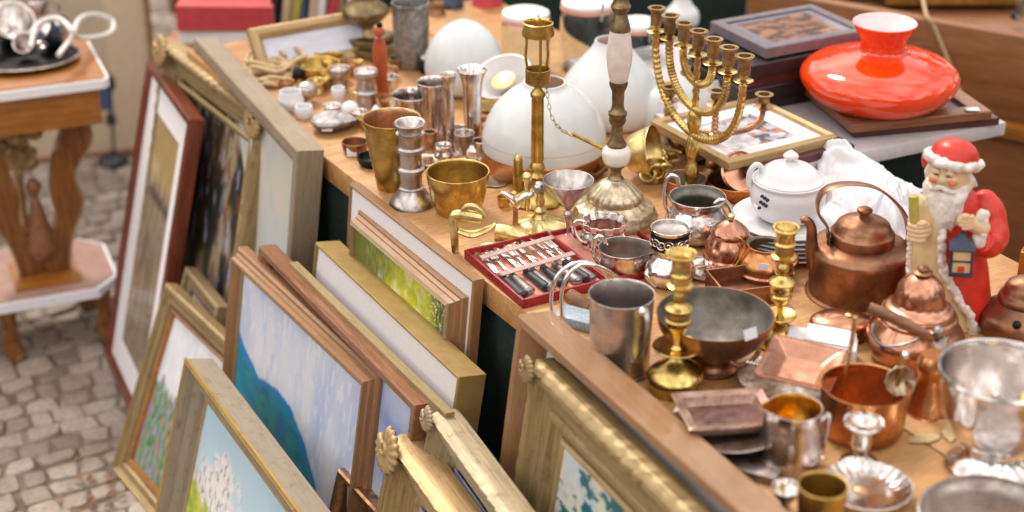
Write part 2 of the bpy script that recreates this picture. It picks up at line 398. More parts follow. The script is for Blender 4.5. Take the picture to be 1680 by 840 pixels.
# ---------------- picture frames ----------------
def painted(w, h, fn, nx=90, seed=0, name='paint'):
    ny = max(10, int(nx * h / w)); v = []; f = []; cols = []
    for j in range(ny + 1):
        for i in range(nx + 1):
            u_, v_ = i / nx, j / ny; v.append((w * u_, 0, h * v_)); c = fn(u_, v_); cols += [max(0, min(1, c[0])), max(0, min(1, c[1])), max(0, min(1, c[2])), 1.0]
    for j in range(ny):
        for i in range(nx): a_ = j * (nx + 1) + i; f.append((a_, a_ + 1, a_ + nx + 2, a_ + nx + 1))
    return v, f, cols
def fn_noise(u, v, s, z=0, su=1, sv=1, o=4): return noise.fractal(Vector((u * s * su, v * s * sv, z)), 1.0, 2.0, o)
def mixc(a, b_, t_): t_ = max(0, min(1, t_)); return tuple(x + (y_ - x) * t_ for x, y_ in zip(a, b_))
def sstep(a, b_, x): t_ = max(0, min(1, (x - a) / (b_ - a))); return t_ * t_ * (3 - 2 * t_)
m, t, b = new_mat('painted_canvas')
a = t.nodes.new('ShaderNodeAttribute'); a.attribute_name = 'Col'; t.links.new(a.outputs['Color'], b.inputs['Base Color'])
n = noise_n(t, 260, 4, .7); n3 = noise_n(t, 60, 3, .6, (1, 1, .3)); b.inputs['Roughness'].default_value = .45; bump(t, b, n3.outputs['Fac'], .5, .0015)
MT['canvas'] = m
m, t, b = new_mat('glazed_print')
a = t.nodes.new('ShaderNodeAttribute'); a.attribute_name = 'Col'; t.links.new(a.outputs['Color'], b.inputs['Base Color'])
b.inputs['Roughness'].default_value = .6; b.inputs['Coat Weight'].default_value = .8; b.inputs['Coat Roughness'].default_value = .02
MT['print'] = m
def rect_sweep(w, h, prof, nseg=1, modf=None):
    # prof: (inset from the outer edge, depth into the frame); mitred; closed section
    g = G(); n = len(prof); gr = []; arc = [0]
    for a_, b_ in zip(prof, prof[1:]): arc.append(arc[-1] + math.dist(a_, b_))
    corners = [((0, 0), (1, 0), (0, 1)), ((w, 0), (0, 1), (-1, 0)), ((w, h), (-1, 0), (0, -1)), ((0, h), (0, -1), (1, 0))]
    for si in range(4):
        c0, d, inn = corners[si]; L = w if si % 2 == 0 else h; v = []
        for k in range(nseg + 1):
            s_ = k / nseg
            for pi, (tt, dd) in enumerate(prof):
                al = tt + (L - 2 * tt) * s_
                q = dd - (modf(si, al, pi, tt, L) if modf else 0)
                v.append((c0[0] + d[0] * al + inn[0] * tt, q, c0[1] + d[1] * al + inn[1] * tt))
        f = [(k * n + i, k * n + (i + 1) % n, (k + 1) * n + (i + 1) % n, (k + 1) * n + i) for k in range(nseg) for i in range(n)]
        g.add(v, f); gr += [(((k // n) / nseg) * L + si * 3.7, arc[k % n], si * 1.3) for k in range(len(v))]
    g.grain = gr
    return g
def gbuild(g, *a, **k):
    o = g.build(*a, **k); at = o.data.attributes.new('grain', 'FLOAT_VECTOR', 'POINT'); at.data.foreach_set('vector', [c for p in g.grain for c in p]); return o
def frame_at(origin, u, v, w, h, label, prof, mat, art, mats=None, matw=0, matmat=None, artdepth=None, cat='picture frame', group=None,
             artmat='canvas', inner=None, innermat=None, nseg=1, modf=None, name='picture_frame', nx=90, extra=None):
    y_ = -(u.cross(v)).normalized()
    M = Matrix(((u.x, y_.x, v.x, 0), (u.y, y_.y, v.y, 0), (u.z, y_.z, v.z, 0), (0, 0, 0, 1)))
    rt = empty(name, origin, label, cat, group); rt.rotation_euler = M.to_euler()
    g = rect_sweep(w, h, prof, nseg, modf); o = gbuild(g, 'moulding', mat, rt, ang=32)
    iw = max(p[0] for p in prof); dep = max(p[1] for p in prof)
    if inner:      # inner liner
        pr = [(iw + p[0], p[1]) for p in inner]; gbuild(rect_sweep(w, h, pr), 'liner', innermat, rt, ang=32); iw = max(p[0] for p in pr)
    ad = artdepth if artdepth is not None else dep * .6
    if matw:
        k = .002; pr = [(iw - .003, ad), (iw + matw, ad), (iw + matw + k, ad + k), (iw - .003, ad + k)]
        rect_sweep(w, h, pr).build('mat_border', matmat or MT['matboard'], rt, ang=32); iw2 = iw + matw - .001; ad2 = ad + .0025
    else: iw2, ad2 = iw - .002, ad
    if art and h - 2 * iw2 > .01 and w - 2 * iw2 > .01:
        vv, ff, cc = painted(w - 2 * iw2, h - 2 * iw2, art, nx); g = G(); g.add([(p[0] + iw2, ad2, p[2] + iw2) for p in vv], ff)
        o = g.build('painting', MT[artmat], rt, ang=180)
        ca_ = o.data.color_attributes.new('Col', 'FLOAT_COLOR', 'POINT'); ca_.data.foreach_set('color', cc)
    g = G(); g.box((w / 2, max(dep - .003, ad2 + .003), h / 2), (w - .008, .003, h - .008)); g.build('backing', MT['olivewood'], rt, smooth=False)
    if extra: extra(rt, w, h)
    return rt
def leaning(TL, TR, z, lean, label, prof, mat, art, zb=0.0, **kw):
    A = P(*TL, z); B = P(*TR, z); w = (B - A).length; u = (B - A) / w; nn = Vector((u.y, -u.x, 0))
    v = Vector((-nn.x * lean, -nn.y * lean, 1)).normalized(); h = (z - zb) * math.sqrt(1 + lean * lean)
    return frame_at(A - v * h, u, v, w, h, label, prof, mat, art, **kw)

def art_hill(u, v):
    d = (1 - v) * .44; n_ = fn_noise(u, v, 6, 1, 1, .35)
    sky_ = mixc((.46, .54, .78), (.72, .73, .82), .5 + .9 * n_); sky_ = mixc(sky_, (.40, .53, .78), sstep(.2, .6, fn_noise(u, v, 12, 5, 1, .45)) * .55); sky_ = mixc(sky_, (.82, .80, .82), sstep(.1, .45, fn_noise(u, v, 34, 15, 1.2, .5)) * .5)
    pts = [(0, .088), (.06, .104), (.2, .126), (.36, .116), (.48, .122), (.6, .146), (.72, .186), (.80, .225), (1, .30)]
    bd = 1
    for (a_, p_), (b2, q_) in zip(pts, pts[1:]):
        if a_ <= u <= b2: bd = p_ + (q_ - p_) * (u - a_) / (b2 - a_)
    bd += .003 * fn_noise(u, v, 30, 9)
    e = sstep(bd - .003, bd + .003, d)
    hill = mixc((.0, .22, .42), (.0, .30, .36), .5 + 1.2 * fn_noise(u, v, 18, 2, .6, 1)); hill = mixc(hill, (.005, .22, .62), sstep(.022, .0, d - bd)); hill = mixc(hill, (.01, .16, .11), sstep(.1, .5, fn_noise(u, v, 26, 7, .5, 1.5)) * .5)
    return mixc(sky_, hill, e)
def art_tree(u, v):
    d = 1 - v; s_ = mixc((.42, .60, .74), (.62, .74, .80), d * 1.6 + .2 * fn_noise(u, v, 4, 1))
    cx = .17 + .04 * math.sin(d * 9); hw = .03 + .30 * sstep(.05, .42, d); n_ = fn_noise(u, v, 16, 3, 1.4, .7)
    e = sstep(hw, hw * .35, abs(u - cx) + .09 * n_) * sstep(.07, .13, d + .05 * n_)
    bl = mixc((.80, .78, .78), (.30, .34, .38), sstep(.05, .5, fn_noise(u, v, 38, 8, 1.6, .6))); bl = mixc(bl, (.72, .6, .66), sstep(.1, .4, fn_noise(u, v, 22, 12)) * .6)
    c_ = mixc(s_, bl, e)
    gr = mixc((.30, .42, .04), (.62, .60, .10), .5 + fn_noise(u, v, 20, 6))
    return mixc(c_, gr, sstep(.34, .42, d - .25 * u + .07 * n_) * sstep(.5, .3, u))
def art_field(u, v):
    d = 1 - v; n_ = fn_noise(u, v, 12, 2); c_ = mixc((.50, .54, .02), (.72, .70, .05), .5 + n_)
    c_ = mixc(c_, (.78, .74, .35), sstep(.2, .5, fn_noise(u, v, 9, 20)))
    dark = mixc((.04, .08, .02), (.20, .24, .05), .5 + 1.5 * fn_noise(u, v, 26, 4, 2.4, .7))
    edge = .16 + .22 * sstep(.0, .45, .45 - u) + .07 * fn_noise(u, v, 9, 5, 2)
    c_ = mixc(c_, dark, sstep(edge + .04, edge - .04, d) * (.9 if u < .5 else .65) * (1 - .55 * sstep(.25, .55, u) * sstep(1.0, .75, u)))
    c_ = mixc(c_, dark, sstep(.80, .9, u + .06 * n_)); c_ = mixc(c_, (.12, .16, .02), sstep(.22, .04, u) * sstep(.6, .5, d))
    c_ = mixc(c_, (.72, .14, .05), sstep(.28, .38, fn_noise(u, v, 30, 14)) * sstep(.42, .52, u) * sstep(.72, .62, u) * sstep(.2, .3, d) * sstep(.75, .6, d))
    c_ = mixc(c_, (.5, .08, .04), sstep(.30, .36, fn_noise(u, v, 24, 17)) * sstep(.12, .04, u))
    c_ = mixc(c_, (.30, .40, .55), sstep(.03, .015, abs(u - .30)) * sstep(.10, .2, d) * sstep(.8, .7, d) * .7)
    if u > .78: c_ = mixc(c_, (.7, .7, .55), sstep(.38, .46, fn_noise(u, v, 60, 31)))
    return c_
def art_dark(u, v):
    n_ = fn_noise(u, v, 5, 1, 1, .7); c_ = mixc((.035, .03, .022), (.14, .085, .04), .45 + 1.2 * n_)
    c_ = mixc(c_, (.38, .28, .17), sstep(.05, .45, n_ + .5 * sstep(.45, .8, u) - .12)); c_ = mixc(c_, (.42, .42, .60), sstep(.25, .5, fn_noise(u, v, 9, 22, 2.2, .8)) * sstep(.15, .5, u))
    c_ = mixc(c_, (.012, .02, .014), sstep(.16, .0, u + .12 * n_)); c_ = mixc(c_, (.02, .03, .02), sstep(.04, .3, fn_noise(u, v, 7, 42, 2, .7)) * .85)
    return mixc(c_, (.20, .06, .04), sstep(.3, .5, fn_noise(u, v, 11, 33)) * .6)
def art_pale(u, v):
    n_ = fn_noise(u, v, 5, 3, 1, .5); c_ = mixc((.52, .56, .58), (.66, .60, .48), .5 + 1.1 * n_); d = 1 - v
    c_ = mixc(c_, (.40, .52, .66), sstep(.05, .35, fn_noise(u, v, 4, 11)) * .5)
    return mixc(c_, (.10, .20, .06), sstep(.36, .42, d + .05 * n_) * .8)
def art_bush(u, v):
    d = 1 - v; n_ = fn_noise(u, v, 7, 3, 2, .7); c_ = mixc((.62, .64, .72), (.76, .75, .80), .5 + n_)
    gr = mixc((.06, .16, .06), (.16, .34, .14), .5 + 1.4 * fn_noise(u, v, 20, 5, 2, .6)); gr = mixc(gr, (.30, .26, .42), sstep(.0, .35, fn_noise(u, v, 15, 9, 1.6, .8))); gr = mixc(gr, (.42, .20, .18), sstep(.15, .4, fn_noise(u, v, 12, 19)) * .7)
    return mixc(c_, gr, sstep(.40, .47, d + .10 * n_))
def art_garden(u, v):
    d = 1 - v; n_ = fn_noise(u, v, 7, 3); c_ = mixc((.70, .66, .52), (.50, .58, .66), .5 + 1.2 * n_)
    c_ = mixc(c_, (.02, .14, .17), sstep(.0, .25, fn_noise(u, v, 9, 5, .8, 1.3) + .25 * sstep(.1, .4, u))); c_ = mixc(c_, (.10, .14, .34), sstep(.0, .25, fn_noise(u, v, 12, 15)) * sstep(.1, .3, d)); return mixc(c_, (.60, .58, .55), sstep(.18, .4, fn_noise(u, v, 16, 25)) * .9)
def art_mat(u, v): return mixc((.62, .60, .62), (.5, .45, .38), sstep(.1, .5, fn_noise(u, v, 6, 3)))
def art_etch(u, v):
    c_ = mixc((.16, .12, .09), (.34, .26, .18), .5 + 1.2 * fn_noise(u, v, 6, 3, 2, .6)); c_ = mixc(c_, (.42, .30, .12), sstep(.72, .8, v)); c_ = mixc(c_, (.06, .055, .05), sstep(.04, .0, abs(v - .70)))
    return mixc(c_, (.5, .42, .36), sstep(.25, .5, fn_noise(u, v, 10, 8, 3, .7)) * .6)
def art_brown(u, v):
    e = sstep(.09, .11, min(u, 1 - u)) * sstep(.09, .11, min(v, 1 - v)); c_ = mixc((.07, .035, .025), (.34, .15, .09), .4 + 1.4 * fn_noise(u, v, 6, 3)); return mixc((.20, .18, .24), c_, e)
def art_village(u, v):
    c_ = mixc((.34, .33, .38), (.62, .60, .66), .5 + 1.2 * fn_noise(u, v, 5, 3)); c_ = mixc(c_, (.05, .06, .08), sstep(.0, .35, fn_noise(u, v, 6, 13)) * sstep(.3, .6, u)); return mixc(c_, (.55, .16, .07), sstep(.15, .4, fn_noise(u, v, 8, 23)) * sstep(.35, .6, u))
def art_sky(u, v): return mixc((.18, .26, .55), (.50, .56, .75), .5 + 1.3 * fn_noise(u, v, 5, 3))

def ridged(w, d, lip=.004, inner=.5):     # stepped frame section
    return [(0, d), (0, d * .15), (lip, 0), (lip + .004, 0), (lip + .006, d * .12), (w * .35, d * .10), (w * .38, d * .2), (w * .6, d * .3), (w * .64, d * .22), (w * .74, d * .24), (w * .8, d * .45), (w - .003, d * .5), (w, d * .56), (w, d)]
def cove(w, d):
    return [(0, d), (0, .003), (.003, 0), (.008, 0), (.011, d * .12), (w * .3, d * .35), (w * .5, d * .5), (w * .66, d * .55), (w * .7, d * .44), (w * .78, d * .42), (w * .84, d * .58), (w, d * .64), (w, d)]
def ogee(w, d):
    return [(0, d), (0, d * .3), (w * .06, d * .12), (w * .14, 0), (w * .24, 0), (w * .30, d * .1), (w * .36, d * .3), (w * .52, d * .42), (w * .66, d * .4), (w * .7, d * .3), (w * .78, d * .3), (w * .84, d * .5), (w, d * .6), (w, d)]
def fluted(w, d):
    p = [(0, d), (0, d * .35), (w * .03, d * .2)]
    for q in range(13): p.append((w * (.07 + q * .055), d * (.06 + .045 * q) - (d * .17 if q % 2 else 0)))
    return p + [(w * .82, d * .7), (w * .9, d * .62), (w, d * .75), (w, d)]
def flat(w, d): return [(0, d), (0, .0015), (.0015, 0), (w - .001, 0), (w, .001), (w, d)]
def orn_mod(amp, per, idx):
    def f_(si, al, pi, tt, L):
        if pi not in idx: return 0
        k = abs(al - L / 2) / L
        return amp * (.55 * math.sin(al / per * 6.283) + .45 * math.sin(al / per * 14.1 + 1 + si)) * (.5 + .9 * max(sstep(.38, .47, k), sstep(.12, .04, k)))
    return f_
def corner_shell(parent, w, h, mat, size, spots=('TL',), y=0.0, name='corner_shell'):
    for s_ in spots:
        cx = 0.0 if 'L' in s_ else w; cz = h if 'T' in s_ else 0.0; sx = 1 if 'L' in s_ else -1; sz = -1 if 'T' in s_ else 1
        g = G(); c = (cx + sx * size * .42, cz + sz * size * .42)
        for k in range(15):
            a_ = R(80 + k * 21); dx, dz = math.cos(a_) * sx * -1, math.sin(a_) * -sz
            pts = [(c[0] + dx * size * q * .9, y - .004 - .006 * math.sin(q * 3), c[1] + dz * size * q * .9) for q in (0.05, .3, .6, .85, 1)]
            g.tube(pts, [size * .05, size * .09, size * .13, size * .16, size * .08], 8)
        for k in range(26):
            q = k / 25; a_ = q * 9.0; rr = size * (.42 - .36 * q); g.ball((c[0] + sx * math.cos(a_) * rr, y - .010 - .006 * q, c[1] + sz * math.sin(a_) * rr), size * .075, 8, 6)
        remeshed(name, g, mat, parent, size * .05, 1)

def tall(fn, k): return lambda u, v: fn(u, 1 - (1 - v) * k)
# F1 .. F15, farthest from the camera first
leaning((240, 98), (310, 195), .65, .24, 'tall red mahogany frame with white mat, leftmost of the leaning pictures', [(0, .03), (0, .004), (.004, 0), (.016, .002), (.02, .008), (.022, .012), (.022, .03)], MT['redwood'], art_etch, zb=.0, matw=.055, artmat='print', artdepth=.011)
def f2x(rt, w, h): corner_shell(rt, w, h, MT['giltwood'], .035, ('TL', 'TR'))
leaning((264, 68), (428, 190), .71, .22, 'ornate antique gold frame holding a dark figure painting', ogee(.06, .045), MT['dullgilt'], art_dark, nseg=70, modf=orn_mod(.004, .03, (2, 3, 4)), inner=[(0, .02), (.006, .016), (.014, .02), (.014, .04)], innermat=MT['giltwood'], extra=f2x)
leaning((318, 62), (488, 248), .745, .13, 'plain beige grey frame around a pale washed out landscape, behind the gold one', [(0, .045), (0, .002), (.002, 0), (.018, 0), (.02, .004), (.03, .006), (.034, .016), (.036, .045)], MT['taupe'], art_pale)
leaning((303, 437), (357, 503), .37, .36, 'small dull beige frame half hidden between the gold ones and the blue hill painting', cove(.04, .025), MT['palewood'], art_mat)
leaning((270, 463), (400, 585), .36, .41, 'beige gold frame with green and purple garden painting, lowest at the far left', ridged(.038, .026), MT['dullgilt'], art_bush, inner=[(0, .012), (.003, .009), (.008, .012), (.008, .024)], innermat=MT['orangewood'])
leaning((573, 300), (778, 460), .73, .10, 'thin copper brown frame with wide white mat leaning on the table edge', [(0, .016), (0, .002), (.002, 0), (.005, 0), (.006, .003), (.006, .016)], MT['rosewood'], art_mat, matw=.07, artdepth=.003, artmat='print')
leaning((571, 347), (742, 492), .70, .09, 'reddish brown frame with a yellow flower meadow painting', [(0, .028), (0, .018), (.002, .016), (.005, .016), (.007, .010), (.009, .009), (.011, .002), (.012, .0015), (.012, .028)], MT['rosewood'], tall(art_field, 2.5), inner=[(-.001, .0), (.003, -.003), (.005, .001), (.005, .006), (-.001, .006)], innermat=MT['palewood'], nx=130, artdepth=.005)
leaning((517, 397), (753, 619), .64, .17, 'deep flat gold box frame with plain white mat', [(0, .042), (0, .0015), (.0015, 0), (.004, 0), (.005, .001), (.005, .042)], MT['flatgold'], art_mat, matw=.09, artdepth=.005)
leaning((424, 403), (681, 665), .60, .15, 'brown wooden frame with a blue picture, squeezed behind the blue hill painting', [(0, .030), (0, .002), (.002, 0), (.012, .001), (.022, .012), (.026, .018), (.026, .030)], MT['brownwood'], art_sky)
leaning((475, 430), (731, 678), .605, .15, 'flat olive brown canvas board standing behind the brown wooden frame', flat(.03, .014), MT['olivewood'], art_sky)
leaning((374, 406), (603, 620), .58, .16, 'rosy brown frame with white sky and teal blue hill painting', [(0, .034), (0, .020), (.003, .016), (.008, .016), (.009, .010), (.012, .008), (.013, .001), (.016, 0), (.018, .002), (.024, .013), (.028, .017), (.028, .034)], MT['rosewood'], art_hill, inner=[(-.001, .014), (.004, .013), (.006, .017), (.006, .03)], innermat=MT['palewood'], artdepth=.017, nx=230)
def shell12(rt, w, h): corner_shell(rt, w, h, MT['giltwood'], .038, ('TL',), name='corner_shell')
leaning((553, 768), (700, 930), .40, .28, 'lowest small copper brown frame with a scooped edge at the bottom of the stack', cove(.045, .04), MT['rosebrass'], art_mat)
def lip5(rt, w, h): gbuild(rect_sweep(w, h, [(-.001, .004), (-.001, -.001), (.004, -.003), (.007, -.001), (.007, .004)]), 'gold_lip', MT['goldlip'], rt)
leaning((304, 588), (575, 957), .45, .28, 'broad grey gold frame with a white blossoming tree painting, nearest the pavement', cove(.048, .048), MT['taupegilt'], art_tree, nx=150, inner=[(-.001, .028), (.004, .028), (.005, .036), (-.001, .04)], innermat=MT['giltwood'], artdepth=.030, extra=lip5)
leaning((706, 672), (930, 982), .60, .2, 'weathered pale gilt frame with leafy corner, behind the shell cornered one', fluted(.06, .04), MT['palegilt'], art_sky, nseg=90, modf=orn_mod(.0012, .013, (2, 3, 4)), extra=lambda rt, w, h: corner_shell(rt, w, h, MT['palegilt'], .020, ('TL',), name='corner_leaf'))
leaning((640, 712), (850, 1006), .55, .22, 'bright gold fluted frame with a large shell ornament on its corner', fluted(.075, .05), MT['giltwood'], art_sky, nseg=60, modf=orn_mod(.0012, .04, (4, 6)), extra=shell12)
leaning((849, 516), (1330, 941), .765, .13, 'wide smooth reddish brown wooden frame propped against the table edge', [(0, .05), (0, .002), (.002, 0), (.012, 0), (.016, .004), (.03, .02), (.034, .03), (.034, .05)], MT['rosewood'], art_mat)
leaning((868, 590), (1210, 930), .735, .155, 'carved antique gold frame with blue garden painting before the wide wooden one', ogee(.072, .035), MT['dullgilt'], tall(art_garden, 2), nseg=80, modf=orn_mod(.0028, .028, (2, 3, 4)), inner=[(0, .02), (.006, .017), (.012, .022), (.012, .034)], innermat=MT['giltwood'], nx=120, extra=lambda rt, w, h: corner_shell(rt, w, h, MT['dullgilt'], .020, ('TL',), name='corner_leaf'))

# ---------------- wares ----------------
class It:
    def __init__(s, name, label, cat, cx, cy, group=None, z0=TZ):
        s.p = P(cx, cy, z0); s.cx = cx; s.k = depth(s.p) / F; s.root = empty(name, s.p, label, cat, group)
    def h(s, y): return max(zat(s.p, y) - s.p.z, 0)
    def q(s, x, y, d=0.0):     # local point: x and y as seen in the photo, d px further away from the camera; z kept to the row
        pp = Vector((s.p.x, s.p.y + d * s.k, 0)); z = zat((pp.x, pp.y, 0), y)
        k2 = depth((pp.x, pp.y, z)) / F
        return Vector(((x - s.cx) * s.k, d * s.k, max(z - s.p.z, .0015)))
    def prof(s, pts, sm=0):
        o = [(r * s.k, s.h(y)) for y, r in pts]
        return spline(o, sm) if sm else o
    def turned(s, part, pts, mat, sm=0, seg=48, c=(0, 0), mod=None, sx=1, sy=1, close=True):
        pr = s.prof(pts, sm)
        pr = [(max(r, 0), z) for r, z in pr]
        if close: pr = [(0, pr[0][1])] + pr + [(0, pr[-1][1])]
        g = G(); g.lathe(pr, seg, (c[0] * s.k, c[1] * s.k, 0), sx, sy, mod); return g.build(part, MT[mat], s.root)
    def vessel(s, part, pts, mat, inmat=None, wall=2.2, sm=4, floor=4, seg=56, mod=None, inpart='lining', c=(0, 0), sx=1, sy=1, lip=1.0, foot=0):
        out = [(max(r, 0), z) for r, z in s.prof(pts, sm)]; w = wall * s.k
        rim = out[-1]; body = out[foot * (sm or 1):]
        inn = [(max(r - w, .0005), z) for r, z in reversed(body)]
        inn = [q for q in inn if q[1] > out[0][1] + floor * s.k or False] or [(rim[0] - w, rim[1])]
        rimz = rim[1] + w * .35 * lip
        top = [(rim[0], rim[1]), (rim[0] - w * .3, rimz), (rim[0] - w * .8, rimz - w * .1)]
        cc = (c[0] * s.k, c[1] * s.k, 0); inn = [(rim[0] - w * .85, rimz - w * .2)] + inn[1:] if len(inn) > 1 else inn
        zf = inn[-1][1] - .0005
        inn = inn + [(inn[-1][0] * .7, zf - .001), (0, zf - .0015)]
        if inmat:
            g = G(); g.lathe([(0, out[0][1])] + out + top, seg, cc, sx, sy, mod); o = g.build(part, MT[mat], s.root)
            g = G(); g.lathe([top[-1]] + inn, seg, cc, sx, sy, mod); g.build(inpart, MT[inmat], s.root)
        else:
            g = G(); g.lathe([(0, out[0][1])] + out + top + inn, seg, cc, sx, sy, mod); o = g.build(part, MT[mat], s.root)
        return o
    def rod(s, part, pts, r, mat, seg=10, sm=5, flat=1.0, closed=False, up=None):
        q = [s.q(*p) for p in pts]
        q = [Vector(p) for p in spline([tuple(v) for v in q], sm)] if sm and not closed else q
        rr = [x * s.k for x in r] if isinstance(r, (list, tuple)) else r * s.k
        if isinstance(rr, list):
            n = len(q); rr2 = []
            for i in range(n):
                t_ = i / (n - 1) * (len(rr) - 1); j = min(int(t_), len(rr) - 2); rr2.append(rr[j] + (rr[j + 1] - rr[j]) * (t_ - j))
            rr = rr2
        g = G(); g.tube(q, rr, seg, closed, flat, up); return g.build(part, MT[mat], s.root)
    def knob(s, part, x, y, r, mat, d=0, sc=(1, 1, 1)):
        g = G(); g.ball(s.q(x, y, d), r * s.k, 18, 12, sc); return g.build(part, MT[mat], s.root)

# --- the two brass candlesticks in front
g_ = 'turned brass candlesticks with drip pans'
i = It('brass_candlestick', 'brass candlestick with a bell base, between the pewter tankard and the footed copper pan', 'candlestick', 1107, 638, g_)
i.turned('base', [(638, 40), (635, 44), (628, 44), (622, 47), (614, 46), (603, 36), (592, 18), (586, 12), (578, 8), (574, 7)], 'brass', 3)
i.turned('drip_pan', [(577, 8), (575, 20), (571, 38), (568, 40), (567, 39), (571, 30), (573, 8)], 'brass')
i.turned('stem', [(574, 8), (570, 10), (565, 6), (558, 6), (545, 10), (535, 18), (527, 20), (524, 21), (522, 18), (518, 20), (510, 20), (505, 22), (503, 18), (498, 11), (493, 9), (488, 12), (482, 12), (477, 9), (473, 10)], 'brass', 2)
i.vessel('candle_socket', [(472, 12), (470, 21), (467, 21), (465, 15), (452, 15), (449, 18), (445, 15), (428, 15), (423, 17), (419, 25), (417, 26)], 'brass', wall=6, sm=0, foot=3)
i = It('brass_candlestick', 'brass candlestick with a flared rim, between the copper kettle and the small copper pots', 'candlestick', 1275, 562, g_)
i.turned('base', [(562, 36), (559, 39), (551, 38), (544, 33), (534, 18), (528, 9), (522, 7)], 'brass', 3)
i.turned('drip_pan', [(524, 7), (522, 18), (519, 26), (516, 28), (515, 27), (519, 18), (521, 6)], 'brass')
i.turned('stem', [(521, 8), (516, 6), (505, 5), (498, 8), (490, 16), (484, 18), (481, 16), (476, 19), (466, 19), (462, 22), (459, 18), (453, 9), (448, 7), (442, 11), (436, 10), (431, 7), (426, 10)], 'brass', 2)
i.vessel('candle_socket', [(425, 11), (422, 21), (419, 21), (417, 15), (402, 15), (399, 18), (396, 15), (384, 15), (380, 17), (376, 22), (374, 23)], 'brass', wall=6, sm=0, foot=3)
# --- footed pan
i = It('footed_copper_pan', 'wide copper pan with dark tinned inside, standing on a round foot', 'pan', 1168, 603)
i.turned('foot', [(603, 42), (599, 43), (596, 38), (590, 33), (583, 32), (576, 38)], 'oldcopper', 3)
i.vessel('bowl', [(579, 34), (573, 50), (562, 66), (548, 81), (534, 90), (518, 94), (514, 95)], 'oldcopper', 'darkpewter', wall=2, sm=4)
g = G(); g.box(i.q(1213, 548, -88), (.019, .0008, .013), 0, Matrix.Rotation(R(32), 3, 'Z') @ Matrix.Rotation(R(-18), 3, 'X')); g.build('price_label', MT['paper'], i.root)
i.rod('ring_handle', [(1185, 590, -60), (1200, 600, -66), (1222, 592, -60), (1235, 575, -50)], 4, 'oldcopper')
# --- tankard
i = It('pewter_tankard', 'tall straight pewter tankard with strap handle, beside the cutlery box', 'tankard', 1016, 606)
i.vessel('body', [(606, 50), (603, 52), (600, 49), (560, 49.5), (520, 51), (486, 52.5), (482, 54)], 'pewter', wall=2, sm=0, floor=6)
i.rod('handle', [(1034, 508, -46), (1048, 508, -68), (1052, 530, -82), (1050, 560, -80), (1040, 590, -60), (1036, 596, -46)], [5, 5, 4.5, 4, 3.5, 3], 'pewter', 10, 6, .55)
i.knob('thumb_rest', 1044, 512, 8, 'silver', -70)
# --- cone cup
i = It('cone_goblet', 'conical pewter cocktail cup on a thin stem', 'goblet', 931, 389)
i.turned('foot', [(389, 23), (387, 24), (385, 12), (382, 3.5), (366, 3), (360, 5), (356, 7), (350, 7), (346, 4), (344, 3)], 'pewter', 2)
i.vessel('cup', [(346, 2.5), (343, 5), (298, 40.5), (295, 41.5)], 'pewter', wall=1.6, sm=0, floor=3)
# --- tall brass chain stick
i = It('snuffer_candlestick', 'tall slender brass candle column with open wire crown and a snuffer on a chain', 'candlestick', 881, 330)
i.turned('base', [(330, 40), (327, 42), (322, 38), (316, 26), (306, 14), (296, 10), (288, 13), (282, 9), (272, 8)], 'oldbrass', 2, mod=lambda a_, z: 1 + .05 * math.cos(8 * a_))
i.turned('column', [(275, 13), (270, 12), (265, 9), (262, 10.5), (160, 10), (157, 12), (153, 12), (149, 9), (145, 6), (140, 6)], 'oldbrass')
i.vessel('candle_cup', [(141, 6), (134, 19), (132, 20), (118, 20), (113, 20)], 'oldbrass', wall=2, sm=0, floor=3, foot=0)
for q in range(3):
    aa = R(40 + 120 * q); g = G(); g.tube([(math.cos(aa) * 17 * i.k, math.sin(aa) * 17 * i.k, i.h(118)), (math.cos(aa) * 21 * i.k, math.sin(aa) * 21 * i.k, i.h(95)), (math.cos(aa) * 19 * i.k, math.sin(aa) * 19 * i.k, i.h(70)), (math.cos(aa) * 22 * i.k, math.sin(aa) * 22 * i.k, i.h(52))], 2.2 * i.k, 8); g.build('crown_wire', MT['oldbrass'], i.root)
g = G(); g.lathe([(r * i.k, i.h(y)) for y, r in [(58, 25), (54, 26), (40, 23), (37, 24), (36, 22), (40, 20), (54, 22.5), (58, 23), (58, 25)]], 40); g.build('crown_ring', MT['brass'], i.root)
g = G(); pts = spline([tuple(i.q(x, y)) for x, y in [(894, 138), (897, 160), (903, 190), (916, 210), (932, 220), (950, 226)]], 3); pts = [Vector(p) for p in pts]
for a1, b1 in zip(pts, pts[1:]):
    d_ = (b1 - a1); M3 = d_.to_track_quat('X', 'Y').to_matrix(); 
    g.torus((a1 + b1) / 2, 5 * i.k, 1 * i.k, 12, 6, M3 @ Matrix.Diagonal((1.05, .5, 1)) @ (Matrix.Rotation(R(90) * (len(g.v) // 72 % 2), 3, 'X')))
g.build('chain', MT['oldbrass'], i.root)
i.rod('snuffer_rod', [(938, 219), (962, 232), (992, 246)], [3.5, 3, 4], 'oldbrass')
# front scalloped stick
i = It('flower_foot_candlestick', 'low brass candlestick with petal shaped foot, in front of the tall brass column', 'candlestick', 886, 372)
i.turned('foot', [(373, 42), (370, 44), (366, 36), (360, 18), (354, 9)], 'palebrass', 2, 72, mod=lambda a_, z: 1 + .13 * abs(math.cos(4.5 * a_)) - .05)
i.turned('stem', [(362, 12), (356, 13), (350, 8), (344, 11), (338, 6), (330, 8), (322, 6), (316, 7)], 'palebrass', 2)
i.knob('ball', 884, 308, 11, 'steel'); i.knob('ball', 864, 291, 9, 'palebrass', 6)
i.rod('arm', [(866, 345, 4), (865, 320, 4), (864, 298, 5)], [6, 4, 5], 'palebrass')
i = It('brass_post', 'short upright brass peg with rounded top, left of the tall brass column', 'peg', 850, 318)
i.turned('peg', [(318, 13), (314, 13), (311, 8), (262, 7.5), (257, 5), (255, 1)], 'oldbrass', 0)
